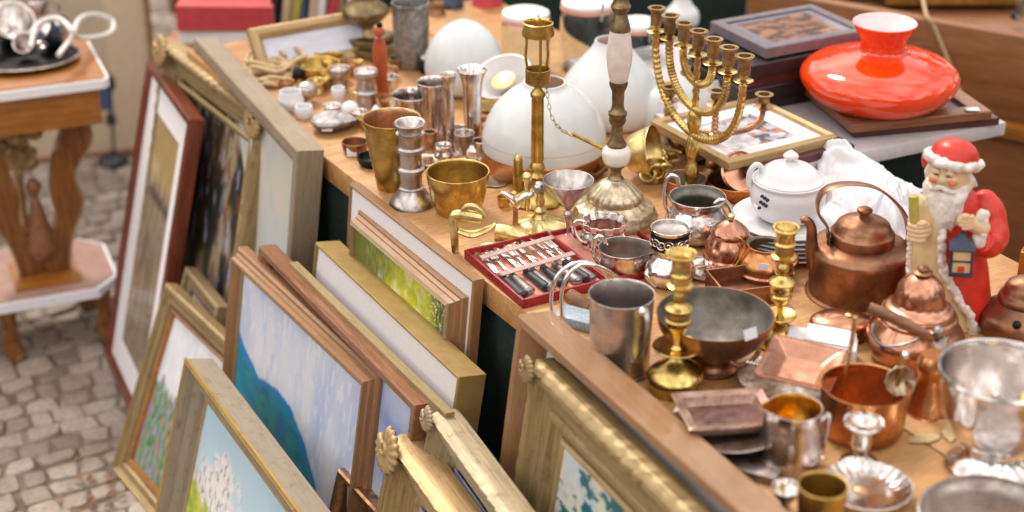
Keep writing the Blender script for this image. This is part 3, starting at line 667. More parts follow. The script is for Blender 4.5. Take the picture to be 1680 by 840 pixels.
# --- marble lamp
i = It('marble_column_lamp', 'tall lamp stand of rose marble and chased metal with white onyx ball', 'lamp stand', 1008, 364)
i.turned('base', [(366, 66), (362, 69), (352, 70), (346, 66), (338, 63), (334, 52), (328, 44), (324, 45), (316, 44), (308, 34), (300, 26), (294, 12), (288, 10)], 'silvergilt', 2, 90, mod=lambda a_, z: 1 + .025 * math.cos(18 * a_))
i.turned('collar', [(292, 13), (286, 9), (278, 9), (273, 14), (269, 16)], 'bronze', 2)
i.turned('onyx_ball', [(271, 12), (266, 20), (258, 23), (248, 23), (241, 18), (238, 12)], 'onyx', 3)
i.turned('shaft', [(240, 15), (236, 16), (232, 14), (226, 10), (206, 9), (202, 12), (197, 14), (192, 13), (188, 15), (184, 15), (180, 11), (172, 9.5), (150, 10), (141, 14), (136, 15), (133, 14)], 'bronze', 0)
i.turned('marble_column', [(134, 13), (125, 16), (100, 20), (80, 20), (52, 16), (48, 15)], 'marble', 3)
i.turned('upper_shaft', [(50, 16), (46, 16), (40, 15), (30, 12), (22, 10), (16, 14), (10, 16), (6, 14), (-4, 9), (-16, 11), (-24, 16)], 'bronze', 0)
# --- menorahs
def menorah(cx, cy, ystem, ends, mat, label, joins, base_r, cup_h, tube_r, twist=True, arms=3, group=None):
    i = It('menorah', label, 'menorah', cx, cy, group)
    zt = i.p.z + i.h(ystem); A = P(*ends[0], zt); B = P(*ends[1], zt); n_ = ends[2]; dr = (B - A) / (n_ - 1); sp = dr.length; du = dr.normalized(); k = i.k
    off = (A + B) / 2 - Vector((i.p.x, i.p.y, zt)); 
    zb = zt - i.p.z - cup_h * k - .003     # arms' top
    i.turned('base', [(cy, base_r), (cy - 3, base_r), (cy - 9, base_r * .6), (cy - 18, base_r * .3)], mat, 2)
    zz = [(0, .0), (8 * k, cy)]
    st = G(); H = zb; 
    def rr(t_):
        return (6.5 + 5.5 * abs(math.sin(t_ * 15)) if t_ < .6 else 5.5 + .9 * math.sin(t_ * 95)) * k
    z0_ = 12 * k; pr = [(0, z0_)] + [(rr(q / 60), z0_ + (H - z0_) * q / 60) for q in range(61)] + [(0, H)]
    st.lathe(pr, 20); st.build('stem', MT[mat], i.root)
    mid = (n_ - 1) / 2
    for a_ in range(1, arms + 1):
        rad = sp * a_; drop = joins * a_ * k * F / F
        pts = []; 
        for q in range(49):
            th = math.pi * q / 48; s_ = -math.cos(th) * rad; z = zb - math.sin(th) ** .8 * rad * joins
            pts.append(Vector((du.x * s_, du.y * s_, z)))
        rs = [tube_r * k * (1 + (.22 if twist and (q % 2) else 0)) for q in range(49)]
        if twist:
            pts2 = []; rs2 = []
            for q in range(48):
                for w_ in range(3): pts2.append(pts[q].lerp(pts[q + 1], w_ / 3)); rs2.append(tube_r * k * (1, 1.22, 1.22)[w_])
            pts, rs = pts2, rs2
        g = G(); g.tube(pts, rs, 10); g.build('arm', MT[mat], i.root)
    for a_ in range(n_):
        s_ = (a_ - mid) * sp; c = Vector((du.x * s_, du.y * s_, 0)); rc = 10.5 * k
        g = G(); g.lathe([(0, zb - 4 * k), (4 * k, zb - 3 * k), (5 * k, zb), (14 * k, zb + 3 * k), (16 * k, zb + 4 * k), (14 * k, zb + 5 * k), (4 * k, zb + 5 * k), (0, zb + 5 * k)], 26, c); g.build('drip_pan', MT[mat], i.root)
        b0 = zb + 5 * k; ch = cup_h * k - 2 * k
        g = G(); g.lathe([(0, b0), (4 * k, b0), (5 * k, b0 + 4 * k), (9.5 * k, b0 + 9 * k), (10 * k, b0 + ch * .45), (9 * k, b0 + ch * .8), (14.5 * k, b0 + ch * .97), (15 * k, b0 + ch), (9 * k, b0 + ch), (8 * k, b0 + ch - 9 * k), (0, b0 + ch - 10 * k)], 26, c)
        g.build('candle_cup', MT['cupbrass'], i.root)
    return i
menorah(1133, 318, 50, ((1070, 13), (1214, 92), 7), 'brass', 'seven armed brass menorah with twisted curved arms', 1.0, 34, 40, 5.5)
menorah(1168, 290, 148, ((1092, 140), (1246, 152), 3), 'rosebrass', 'slim reddish brass candelabrum with two side arms, behind the menorah', .62, 26, 24, 4, True, 1)
i = It('old_brass_candlestick', 'old dark brass candlestick seen through the menorah arms', 'candlestick', 1094, 236)
i.turned('base', [(236, 24), (232, 24), (226, 16), (218, 10), (212, 18), (204, 18), (196, 12)], 'bronze', 2)
i.turned('stem', [(198, 9), (190, 6), (180, 8), (172, 5), (166, 8), (160, 10)], 'oldbrass', 2); i.vessel('candle_socket', [(161, 8), (152, 9), (144, 16), (140, 17)], 'oldbrass', wall=6, sm=0, floor=2)

# --- silver urn pot with two handles
i = It('silver_urn', 'round bellied silver pot with two curled handles and a dark inside', 'pot', 1141, 392)
i.vessel('body', [(394, 30), (390, 34), (382, 46), (368, 52), (354, 50), (342, 42), (335, 40), (328, 45), (322, 47)], 'hammered', 'darkpewter', wall=2.5, sm=4)
i.rod('handle', [(1098, 352, 0), (1088, 330, 0), (1089, 300, 0), (1096, 288, 0), (1106, 292, 0), (1110, 306, 0)], [3, 4, 4, 4, 4, 3], 'silver')
i.rod('handle', [(1188, 352, 0), (1170, 345, -8), (1168, 334, -12), (1180, 328, -12), (1192, 338, -10), (1197, 352, -8)], [3, 4, 4, 4, 4, 3], 'silver')
# --- scroll cup
i = It('scroll_band_cup', 'small silver cup with black scroll band, standing on the round silver jug', 'cup', 1092, 406)
i.vessel('body', [(406, 27), (402, 29), (376, 30), (372, 31)], 'silver', 'pewter', wall=3, sm=0, floor=6)
g = G(); g.lathe([(29.6 * i.k, i.h(401)), (30.6 * i.k, i.h(377))], 56); g.build('black_band', MT['iron'], i.root)
g = G()
for q in range(9):
    a0 = R(200 + q * 20); zc = (i.h(389)); rad = 31.0 * i.k; pts = []
    for w_ in range(18):
        th = w_ * .52; rr_ = (8.5 - w_ * .38) * i.k * (1 if q % 2 else 1)
        aa = a0 + (math.cos(th) * rr_ / rad) * (1 if q % 2 else -1); pts.append((math.cos(aa) * rad, math.sin(aa) * rad, zc + math.sin(th) * rr_ * (1 if q % 2 else -1)))
    g.tube(pts, 1.1 * i.k, 6)
g.build('scroll_ornament', MT['silver'], i.root)
i = It('round_silver_jug', 'low round silver jug with ring neck under the scroll band cup', 'jug', 1098, 462)
i.turned('body', [(464, 28), (458, 36), (446, 42), (434, 40), (424, 32), (416, 26), (412, 26), (409, 27)], 'silver', 3)
i.rod('spout', [(1068, 440, -10), (1060, 452, -16), (1075, 470, -26)], [7, 6, 4], 'silver')
# move the scroll cup on top of the jug
bpy.data.objects['scroll_band_cup'].location = i.p + Vector((-.002, 0, i.h(409)))
# --- silver plate
i = It('small_pewter_plate', 'small round pewter plate with wide rim, behind the footed copper pan', 'plate', 1160, 446)
i.turned('plate', [(449, 20), (448, 30), (443, 42), (440, 44), (439, 43), (444, 30), (446, 20), (446, 5)], 'silver', 2)
# --- copper lidded pot, open copper pot
i = It('lidded_copper_pot', 'little round copper pot with domed lid and thin brass bail', 'pot', 1194, 438)
i.turned('body', [(440, 30), (434, 36), (424, 39), (414, 40), (400, 38), (388, 32), (383, 29)], 'copper', 3)
i.turned('lid', [(386, 31), (381, 32), (374, 27), (365, 15), (361, 6)], 'copper', 2); i.knob('knob', 1194, 356, 6, 'palebrass')
i.turned('base_band', [(421, 41), (419, 42.5), (416, 41)], 'copper')
i.rod('bail_handle', [(1198, 388, -40), (1206, 392, -42), (1214, 404, -40), (1206, 425, -44), (1197, 445, -46), (1215, 462, -50)], 2, 'brass')
i = It('open_copper_pot', 'little round open copper pot with a dark inside', 'pot', 1254, 452)
i.vessel('body', [(456, 36), (450, 44), (438, 48), (424, 46), (412, 36), (404, 31), (401, 33)], 'orangecopper', 'darkpewter', wall=3, sm=4)
i.turned('base_band', [(442, 48), (440, 50), (437, 48)], 'copper')
i.rod('side_handle', [(1292, 440, -20), (1303, 430, -15), (1300, 415, -8)], 3.5, 'oldcopper')
g = G(); g.box(i.q(1243, 438, -49), (.014, .0008, .010), 0, Matrix.Rotation(R(10), 3, 'Y')); g.build('price_label', MT['paper'], i.root)
# --- copper tray box behind pan
M3 = Matrix.Rotation(R(15), 3, 'Z')
rt = empty('copper_tray', P(1222, 484), 'square reddish copper tray with raised sides, behind the footed pan', 'tray')
g = G(); g.box((0, 0, .004), (.09, .07, .006), .001, M3); g.build('floor', MT['oldcopper'], rt)
for dx_, dy_, sx_, sy_ in ((0, .034, .09, .003), (0, -.034, .09, .003), (.044, 0, .003, .066), (-.044, 0, .003, .066)):
    g = G(); g.box(M3 @ Vector((dx_, dy_, .016)), (sx_, sy_, .024), .0008, M3); g.build('side', MT['oldcopper'], rt)
# --- porcelain
i = It('porcelain_tureen', 'white porcelain tureen with lid, two ear handles and a small blue flower', 'tureen', 1290, 352, z0=TZ + .045)
i.turned('body', [(358, 40), (354, 44), (348, 50), (330, 60), (312, 62), (300, 58), (296, 60), (293, 60)], 'porcelain', 3)
i.turned('lid', [(295, 56), (291, 57), (286, 50), (274, 36), (268, 16), (264, 8)], 'porcelain', 3)
i.turned('lid_knob', [(268, 6), (262, 6), (258, 12), (254, 12), (250, 7), (247, 3)], 'porcelain', 2)
i.rod('handle', [(1234, 318, 0), (1226, 302, 0), (1226, 282, 0), (1236, 270, 0), (1246, 280, 0), (1242, 296, 0)], [4, 5, 5, 5, 5, 4], 'porcelain')
i.rod('handle', [(1344, 340, -6), (1356, 322, -6), (1352, 308, -4), (1342, 306, -2)], [4, 5, 5, 4], 'porcelain')
g = G(); 
for q in range(7): g.ball(i.q(1240 + q % 3 * 5 - q * .5, 322 + q * 3.2, -49 + q * .2), 3.2 * i.k, 8, 6, (1, .35, 1))
g.build('flower_decor', MT['navy'], i.root)
pg = 'stacked white porcelain plates'
base = P(1290, 402)
kk = depth(base) / F
for q in range(6):
    rt = empty('white_plate', base + Vector((.001 * (q % 2), .001 * (q % 3), .0068 * q)), ['white porcelain plate, bottom one of the stack beside the copper pots', 'white porcelain plate, second from the bottom of the stack', 'white porcelain plate, third from the bottom of the stack', 'white porcelain plate, third from the top of the stack', 'white porcelain plate, second from the top of the stack', 'white porcelain plate, topmost of the stack, under the tureen'][q], 'plate', pg)
    if q == 0:
        R0 = 93 * kk; g = G(); g.lathe([(0, .002), (R0 * .5, .0015), (R0 * .56, 0), (R0 * .58, .0015), (R0 * .95, .0085), (R0, .0105), (R0 * .995, .0118), (R0 * .7, .008), (R0 * .6, .005), (0, .0045)], 72)
        po = g.build('plate_body', MT['porcelain'], rt)
    else:
        c_ = po.copy(); COL.objects.link(c_); c_.parent = rt
# --- white cloth heap
g = G(); v = []; f = []; NX, NY = 90, 70; c0 = P(1335, 330); 
A_, B_, C_ = P(1320, 300), P(1500, 400), P(1560, 330)
for j in range(NY + 1):
    for i_ in range(NX + 1):
        a_, b_ = i_ / NX, j / NY
        p = P(1345, 372) * (1 - a_) * (1 - b_) + P(1495, 420) * a_ * (1 - b_) + P(1560, 330) * a_ * b_ + P(1335, 272) * (1 - a_) * b_
        e_ = min(a_, 1 - a_, b_, 1 - b_); p = p + Vector((.018 * noise.noise(Vector((b_ * 3, a_ * 3, 1))), .018 * noise.noise(Vector((b_ * 3, a_ * 4, 7))), 0))
        hh = .045 * sstep(0, .3, e_) * (1 + .8 * noise.noise(Vector((a_ * 2.4, b_ * 2.4, 5)))) + .018 * abs(noise.noise(Vector((a_ * 6 + b_ * 3, b_ * 5, 2)))) * sstep(0, .1, e_) + .004 * noise.fractal(Vector((a_ * 18, b_ * 12, 3)), 1, 2, 3) + .035 * sstep(.35, .0, abs(b_ - .8)) * sstep(.6, .1, a_)
        v.append((p.x, p.y, TZ + .003 + max(hh, 0)))
for j in range(NY):
    for i_ in range(NX): a_ = j * (NX + 1) + i_; f.append((a_, a_ + 1, a_ + NX + 2, a_ + NX + 1))
g.add(v, f); o = g.build('crumpled_cloth', MT['whitecloth'], ang=180); o.modifiers.new('s', 'SOLIDIFY').thickness = .0012
tag(o, 'crumpled white cloth lying behind the copper kettle', 'cloth')
# --- big kettle
i = It('copper_kettle', 'large old brown copper kettle with lid and tall strap handle', 'kettle', 1405, 480)
i.turned('body', [(484, 79), (480, 81), (476, 80), (472, 79), (440, 81), (414, 83), (407, 82), (401, 76), (397, 62), (395, 50)], 'oldcopper', 2, 64)
i.turned('base_band', [(486, 82), (484, 84), (478, 84), (475, 80)], 'oldcopper', 0)
i.turned('lid', [(397, 50), (394, 52), (384, 52), (380, 51), (377, 47), (366, 42), (360, 30), (355, 12), (352, 7)], 'oldcopper', 2)
i.turned('lid_knob', [(355, 7), (350, 7), (347, 12), (343, 12), (340, 6)], 'oldcopper', 2)
i.rod('spout', [(1336, 440, -4), (1326, 420, -8), (1322, 392, -10), (1319, 372, -12), (1310, 361, -13), (1301, 362, -14)], [14, 12, 9, 8, 7, 5], 'oldcopper')
q = [(1349, 392, -6), (1346, 372, -6), (1330, 350, -6), (1328, 325, -6), (1342, 308, -4), (1375, 301, 0), (1420, 308, 4), (1458, 335, 8), (1476, 360, 10), (1484, 385, 10), (1484, 405, 8)]
i.rod('handle', q, 14, 'oldcopper', 14, 6, .16, up=(0, 0, 1))
for x_, y_ in ((1350, 398), (1482, 410)):
    i.rod('rivet_plate', [(x_, y_ - 12, -8), (x_, y_ + 14, -8)], 9, 'oldcopper', 10, 0, .35); 
i.knob('rivet', 1348, 379, 4.5, 'silver', -13); i.knob('rivet', 1484, 412, 6, 'steel', -12)
# --- oval lidded copper box
i = It('copper_box', 'low oval copper box with overlapping lid and brass button', 'box', 1377, 552)
i.turned('body', [(556, 44), (552, 46), (540, 47), (532, 47)], 'oldcopper', 0, 64, sy=.75)
i.turned('lid', [(533, 50), (530, 51), (524, 49), (519, 38), (516, 18), (515, 4)], 'copper', 2, 64, sy=.75); i.knob('button', 1388, 517, 7, 'palebrass', -4, (1, 1, .5))
# --- second kettle
i = It('bright_copper_kettle', 'round bright copper kettle with bell shaped lid and wooden stick handle', 'kettle', 1497, 588)
i.turned('body', [(596, 40), (590, 58), (576, 72), (560, 78), (545, 78), (530, 68), (520, 62)], 'copper', 4, 64)
i.turned('shoulder', [(524, 63), (520, 65), (516, 64), (513, 60), (510, 60), (507, 58)], 'copper', 0, 64)
i.turned('lid', [(511, 56), (506, 57), (501, 52), (498, 45), (492, 41), (476, 38), (464, 32), (454, 20), (449, 8)], 'copper', 3, 64)
i.turned('lid_knob', [(452, 8), (449, 15), (446, 16), (443, 8), (441, 10), (438, 8), (436, 3)], 'oldcopper', 0)
i.rod('handle', [(1402, 505, -60), (1440, 522, -76), (1480, 545, -88), (1500, 556, -88)], [10, 10, 9, 6], 'brownwood')
i.rod('handle_wire', [(1412, 530, -60), (1410, 548, -68), (1425, 566, -78), (1455, 566, -84), (1485, 552, -88), (1505, 545, -88)], 2.4, 'steel')
i.knob('handle_rivet', 1509, 545, 10, 'steel', -86); 
g = G(); g.tube([i.q(1512, 562, -90), i.q(1516, 562, -86)], 11 * i.k, 20); g.build('washer', MT['silver'], i.root)
# --- right-edge pot
i = It('brown_copper_pot', 'brown copper pot with stepped lid, cut by the right edge of the table view', 'pot', 1674, 545)
i.turned('body', [(556, 50), (548, 62), (530, 70), (512, 66), (500, 50), (494, 42)], 'oldcopper', 4); i.turned('lid', [(496, 42), (490, 44), (484, 42), (480, 38), (466, 32), (456, 14)], 'oldcopper', 3)
i.knob('dark_rivet', 1647, 533, 7, 'iron', -56)
# --- ashtray
c0 = P(1312, 612, TZ + .035); u = Vector((math.cos(R(-14)), math.sin(R(-14)), 0)); w_ = Vector((-u.y, u.x, 0))
rt = empty('square_copper_dish', c0, 'small square copper dish with beaded rim, lying on a silver tray', 'dish'); rt.rotation_euler = (R(6), R(3), R(-14 - 8))
S_ = 62 * depth(c0) / F
def sq(s_, z, n=5, r_=.08):
    pts = []
    for cx_, cy_, a0 in ((1, 1, 0), (-1, 1, 90), (-1, -1, 180), (1, -1, 270)):
        for q in range(n): a_ = R(a0 + 90 * q / (n - 1)); pts.append((s_ * (cx_ * (1 - r_) + r_ * math.cos(a_)), s_ * (cy_ * (1 - r_) + r_ * math.sin(a_)), z))
    return pts
def loft(rings, cap0=True, cap1=True):
    g = G(); n = len(rings[0]); v = [p for r_ in rings for p in r_]
    f = [(k * n + i, k * n + (i + 1) % n, (k + 1) * n + (i + 1) % n, (k + 1) * n + i) for k in range(len(rings) - 1) for i in range(n)]
    if cap0: f.append(tuple(range(n - 1, -1, -1)))
    if cap1: f.append(tuple((len(rings) - 1) * n + i for i in range(n)))
    g.add(v, f); return g
loft([sq(S_ * .5, 0), sq(S_ * .56, .002), sq(S_ * .98, .013), sq(S_, .015), sq(S_ * .98, .0162), sq(S_ * .8, .0145), sq(S_ * .52, .0045), sq(S_ * .45, .004)]).build('dish', MT['copper'], rt)
g = G()
for side in range(4):
    for q in range(26):
        t_ = -1 + 2 * q / 25; p = [(t_, 1), (1, -t_), (-t_, -1), (-1, t_)][side]; g.ball((p[0] * S_ * .99, p[1] * S_ * .99, .0162), .0014, 8, 6)
g.build('beaded_rim', MT['copper'], rt)
i = It('oval_silver_tray', 'silver tray with ball feet and dark edge, under the square copper dish', 'tray', 1305, 626, z0=TZ + .010)
i.turned('tray', [(628, 70), (626, 86), (620, 98), (618, 98), (622, 84), (624, 60)], 'tarnish', 2, 64, sy=.8)
g = G()
for q in range(5): g.ball(i.q(1222 + q * 5, 594 + q * 1.5, -10 - q * 4), 4.5 * i.k, 10, 8)
g.build('berry_handle', MT['tarnish'], i.root)
# folded paper
g = G()
rt = empty('folded_paper', P(1345, 588), 'folded white paper tucked behind the square copper dish', 'paper')
g.box((0, 0, .026), (.085, .04, .0025), .001, Matrix.Rotation(R(-14), 3, 'Z') @ Matrix.Rotation(R(12), 3, 'X')); g.box((.01, .004, .031), (.06, .035, .0015), .0006, Matrix.Rotation(R(-22), 3, 'Z') @ Matrix.Rotation(R(8), 3, 'X')); g.box((0, 0, .014), (.09, .04, .026), .004, Matrix.Rotation(R(-14), 3, 'Z')); g.build('sheet', MT['paper'], rt)
# --- wooden-looking tray on plates
c0 = P(1195, 682, TZ + .03)
for q in range(3):
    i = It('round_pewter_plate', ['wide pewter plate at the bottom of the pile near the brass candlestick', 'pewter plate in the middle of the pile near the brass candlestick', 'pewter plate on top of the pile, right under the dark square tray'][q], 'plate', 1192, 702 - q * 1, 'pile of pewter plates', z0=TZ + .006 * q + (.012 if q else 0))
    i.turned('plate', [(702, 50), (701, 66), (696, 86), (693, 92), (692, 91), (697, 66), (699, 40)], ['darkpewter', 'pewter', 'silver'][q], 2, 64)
rt = empty('dark_square_tray', P(1190, 688, TZ + .030), 'dark reddish square tray with sloping sides on the pewter plates', 'tray'); rt.rotation_euler = (0, R(2), R(10)); S_ = 64 * depth(P(1190, 690)) / F
def rc(a, b_, z): return [(p[0] * a, p[1] * b_, z) for p in sq(1, 0)]
MT['rosetrayshadow'] = metal('rose_tarnish_shadow', (.20, .105, .09), (.07, .03, .03), .4, 60, bmp=.7, metallic=.8)  # dark tarnish, with the shadow of the recess put into the floor colour
loft([rc(S_ * .95, S_ * .70, 0), rc(S_ * 1.16, S_ * .86, .010), rc(S_ * 1.2, S_ * .90, .0145), rc(S_ * 1.17, S_ * .87, .0155), rc(S_ * .96, S_ * .66, .0135), rc(S_ * .84, S_ * .56, .003), rc(S_ * .8, S_ * .55, .0026)]).build('rim', metal('rosy_rim', (.46, .30, .24), (.24, .13, .11), .28, 60, bmp=.5, metallic=.8), rt)
loft([rc(S_ * .83, S_ * .555, .0026), rc(S_ * .83, S_ * .555, .0036)]).build('floor', MT['rosetrayshadow'], rt)
# slab below
rt = empty('grey_slate', P(1220, 756), 'grey metal slab poking out below the pile of pewter plates', 'slab'); g = G(); g.box((0, 0, .006), (.10, .07, .010), .002, Matrix.Rotation(R(-28), 3, 'Z')); g.build('slab', MT['pewter'], rt)
# --- saucepan
i = It('copper_saucepan', 'open shiny orange copper pan near the front', 'saucepan', 1411, 706)
i.vessel('body', [(714, 50), (708, 62), (696, 68), (680, 70), (650, 70), (634, 70), (631, 71)], 'orangecopper', wall=2, sm=3)
for nm, lab, x0, y0, x1, y1, mt_ in (('brass_spoon', 'brass handled spoon standing upright in the copper pan', 1380, 690, 1386, 520, 'brass'),):
    j = It(nm, lab, 'spoon', 1385, 700); j.rod('handle', [(1374, 690, 0), (1379, 620, 4), (1385, 560, 8), (1387, 520, 10)], [2, 2.5, 4, 4], mt_); j.knob('bowl', 1374, 697, 10, mt_, 0, (1, .6, 1.4))
j = It('tea_strainer', 'silver tea strainer with brass handle standing in the copper pan', 'strainer', 1455, 700)
j.rod('handle', [(1452, 690, 0), (1462, 640, 2), (1470, 600, 4), (1474, 580, 6)], [3, 4, 5, 3], 'oldbrass'); j.knob('tip', 1473, 583, 7, 'silver', 6); 
g = G(); g.lathe([(.018, .002), (.017, .0), (.012, -.006), (0, -.009)], 24, (0, 0, 0), 1, 1, lambda a_, z: 1 + .06 * math.cos(14 * a_), Matrix.Translation(j.q(1466, 625, -6)) @ Matrix.Rotation(R(75), 4, 'X')); oo = g.build('sieve', MT['silvergilt'], j.root); oo.modifiers.new('s', 'SOLIDIFY').thickness = .001
# --- copper jug base
i = It('copper_carafe', 'waisted copper coffee pot between the copper pan and the silver punch bowl', 'coffee pot', 1521, 672)
i.turned('body', [(674, 36), (670, 38), (664, 36), (640, 27), (622, 22), (612, 23), (600, 26), (590, 24), (582, 20)], 'orangecopper', 3); i.turned('base_band', [(677, 37), (674, 40), (670, 38)], 'copper', 0)
# --- punch bowl
i = It('silver_punch_bowl', 'big shiny silver punch bowl on a flared foot at the right edge', 'bowl', 1622, 770)
i.turned('foot', [(772, 70), (768, 74), (760, 70), (748, 52), (738, 44), (728, 42), (722, 46)], 'silver', 3, 72)
i.vessel('bowl', [(726, 42), (718, 60), (700, 74), (676, 86), (650, 92), (630, 96), (612, 99), (608, 101)], 'silver', wall=2.4, sm=4, seg=80)
i.turned('rim_band', [(613, 100), (609, 103), (605, 101), (606, 98), (613, 97), (613, 100)], 'silver', 0, 80, close=False)
for nm, x_, y_, d_, r_ in (('medallion', 1646, 668, -86, 27), ('medallion', 1590, 655, -84, 11), ('medallion', 1571, 668, -78, 9)):
    g = G(); aa = math.atan2(d_, x_ - 1622); M4 = Matrix.Translation(i.q(x_, y_, d_)) @ Matrix.Rotation(aa + R(90), 4, 'Z') @ Matrix.Rotation(R(72), 4, 'X')
    g.lathe([(0, .003), (r_ * .7 * i.k, .003), (r_ * .78 * i.k, .0045), (r_ * i.k, .002), (r_ * i.k, -.004), (0, -.004)], 30, (0, 0, 0), 1, 1, None, M4); g.build(nm, MT['palebrass'] if r_ > 20 else MT['silver'], i.root)
# --- creamer
i = It('silver_creamer', 'silver cream jug with gilt inside and broad lip, near the front', 'jug', 1296, 762)
i.vessel('body', [(766, 36), (760, 48), (745, 54), (725, 52), (700, 46), (680, 43), (668, 45)], 'tarnish', 'goldin', wall=2, sm=4, mod=lambda a_, z: 1 + (.26 * math.exp(-((a_ - math.pi * 1.0) / .33) ** 2) * sstep(.03, .075, z)))
i.rod('handle', [(1340, 690, 4), (1352, 680, 4), (1352, 705, 4), (1348, 740, 4), (1338, 758, 2)], [5, 6, 6, 5, 4], 'silver', 10, 6, .6)
# --- small silver goblet/candle on base, crystal plate
i = It('silver_candle_holder', 'small silver candle holder with a wide rim, standing behind the crystal dish', 'candlestick', 1410, 758)
i.turned('base', [(760, 30), (757, 32), (752, 22), (746, 12), (738, 10)], 'silver', 3)
i.vessel('candle_cup', [(742, 9), (732, 16), (712, 16), (704, 17), (696, 32), (692, 34)], 'silver', wall=7, sm=3)
i.root.location.z += .0
i = It('crystal_dish', 'round glittering glass dish with a silver rim at the bottom of the picture', 'dish', 1420, 812)
i.turned('dish', [(816, 50), (812, 62), (800, 72), (796, 75), (794, 73), (802, 60), (808, 40)], 'silver', 2, 72, mod=lambda a_, z: 1 + .02 * math.cos(24 * a_))
g = G(); g.ball(i.q(1410, 803, -10), 16 * i.k, 20, 10, (1, 1, .35)); g.build('boss', MT['rosebrass'], i.root)
i = It('brass_beaker', 'blurred olive gold beaker at the very bottom, left of the crystal dish', 'beaker', 1343, 872)
i.vessel('body', [(872, 30), (868, 34), (830, 38), (800, 41), (796, 42)], 'oldbrass', wall=4, sm=3)
i = It('silver_egg_cup', 'small silver cup partly hidden behind the olive gold beaker', 'cup', 1288, 838)
i.vessel('body', [(840, 14), (836, 12), (826, 8), (816, 16), (806, 24), (800, 26)], 'silver', wall=3, sm=3)
i = It('pewter_platter', 'large round pewter platter with raised rim in the bottom right corner', 'platter', 1625, 868)
i.turned('platter', [(874, 80), (870, 100), (858, 118), (850, 122), (846, 118), (850, 106), (858, 92), (862, 60)], 'pewter', 3, 96)
# dry leaf
for (x_, y_, a_, lab) in ((1515, 722, 20, 'dry brown leaf on the table in front of the punch bowl'), (1560, 712, 75, 'smaller curled dry leaf beside the foot of the punch bowl')):
    g = G(); pr = [(-.022, 0), (-.012, .008), (0, .011), (.014, .007), (.024, 0), (.014, -.008), (0, -.010), (-.012, -.006)]; v = [(0, 0, .006)] + [(x, y, .002 + .05 * abs(y)) for x, y in pr]
    g.add(v, [(0, q + 1, (q + 1) % 8 + 1) for q in range(8)]); rt = empty('dry_leaf', P(x_, y_), lab, 'leaf', None, R(a_)); o = g.build('blade', MT['tablewood'], rt); o.data.materials[0] = MT['cord']
    g = G(); g.tube([(.022, 0, .003), (.032, .002, .002), (.04, .005, .002)], .0007, 6); g.build('stalk', MT['leaf'], rt)

# ---------------- shelf table at the back right, with its pictures and the red shade ----------------
SZ = .755
A_ = P(1235, 287, SZ); B_ = P(1652, 200, SZ); du = (B_ - A_).normalized(); dv = Vector((-du.y, du.x, 0)); L = (B_ - A_).length
MS = Matrix(((du.x, dv.x, 0, 0), (du.y, dv.y, 0, 0), (0, 0, 1, 0), (0, 0, 0, 1)))
rt = empty('folding_table', Vector((A_.x, A_.y, 0)), 'grey topped folding table carrying framed pictures and a red glass shade', 'table'); rt.rotation_euler = MS.to_euler()
g = G(); g.box((L / 2, .30, SZ - .012), (L, .60, .024), .003); g.build('table_top', MT['greytop'], rt)
for x_, y_ in ((L - .05, .06), (L - .05, .54), (.3, .54)):
    g = G(); g.tube([(x_ - .08, y_, 0.0), (x_, y_, SZ - .026)], .011, 12); g.build('leg', MT['steel'], rt)
g = G(); g.tube([(L - .42, .05, .45), (L - .20, .06, SZ - .026)], .008, 10); g.build('brace', MT['greytop'], rt)
g = G(); v = []; f = []  # dark sheet added as the shadow in the gap below this table
for q in range(81):
    x_ = q / 80 * (L + .05) - .02
    for k in range(7): v.append((x_, .14 + .012 * math.sin(x_ * 60) * k / 6, (SZ - .03) * (1 - k / 6) + .003))
for q in range(80):
    for k in range(6): f.append((q * 7 + k, q * 7 + k + 1, q * 7 + k + 8, q * 7 + k + 7))
g.add(v, f); o = g.build('shadow_sheet', MT['darksheet'], M=Matrix.Translation(rt.location) @ MS.to_4x4() if len(MS) == 3 else Matrix.Translation(rt.location) @ MS)
tag(o, 'black green sheet standing in for the shadow under the grey folding table', 'shadow sheet'); o.modifiers.new('s', 'SOLIDIFY').thickness = .002
def lying(a, b_, dpt, z, label, prof, mat, art, cat='picture frame', tilt=0, group=None, zr=0, **kw):    # flat frame, face up; a, b: its front corners
    A = P(*a, z) + Vector((0, 0, zr)); B = P(*b_, z) + Vector((0, 0, zr)); u = (B - A).normalized(); v = Vector((-u.y * math.cos(tilt), u.x * math.cos(tilt), math.sin(tilt)))
    return frame_at(A, u, v, (B - A).length, dpt, label, prof, mat, art, cat=cat, group=group, **kw)
dk = MT['darkframe']; MT['greyframe'] = plain('mauve_grey_paint', (.16, .13, .15), .4, .2, 50, .2)
grp = 'dark framed pictures piled on the folding table'
labs = ['black frame at the very bottom of the pile behind the menorah', 'black frame second from the bottom of the pile behind the menorah', 'dark frame with a brown edge line in the middle of the pile behind the menorah', 'black frame second from the top of the pile behind the menorah']
for q in range(4):
    lying((1218 + q * 3, 188 + (q % 2) * 3), (1404 + 4 * (q % 3), 152), .185, SZ, labs[q], flat(.06, .0215), [dk, MT['maroon']][q == 2], lambda u, v: (.03, .02, .02), group=grp, zr=.0225 + q * .022)
lying((1250, 182), (1418, 148), .165, SZ, 'top picture of the dark pile, brown scene in a grey mat', flat(.018, .018), MT['greyframe'], art_brown, group=grp, artmat='print', artdepth=.004, zr=.0225 + .088)
lying((1232, 277), (1402, 236), .24, SZ + .014, 'dark maroon frame lying under the gold and white framed village print', flat(.03, .013), MT['maroon'], art_brown)
lying((1196, 264), (1374, 220), .205, SZ + .030, 'gold frame with white mat and village print, lying flat before the dark pile', [(0, .016), (0, .004), (.004, 0), (.012, .002), (.013, .006), (.013, .016)], MT['giltwood'], art_village, matw=.03, artmat='print', artdepth=.008)
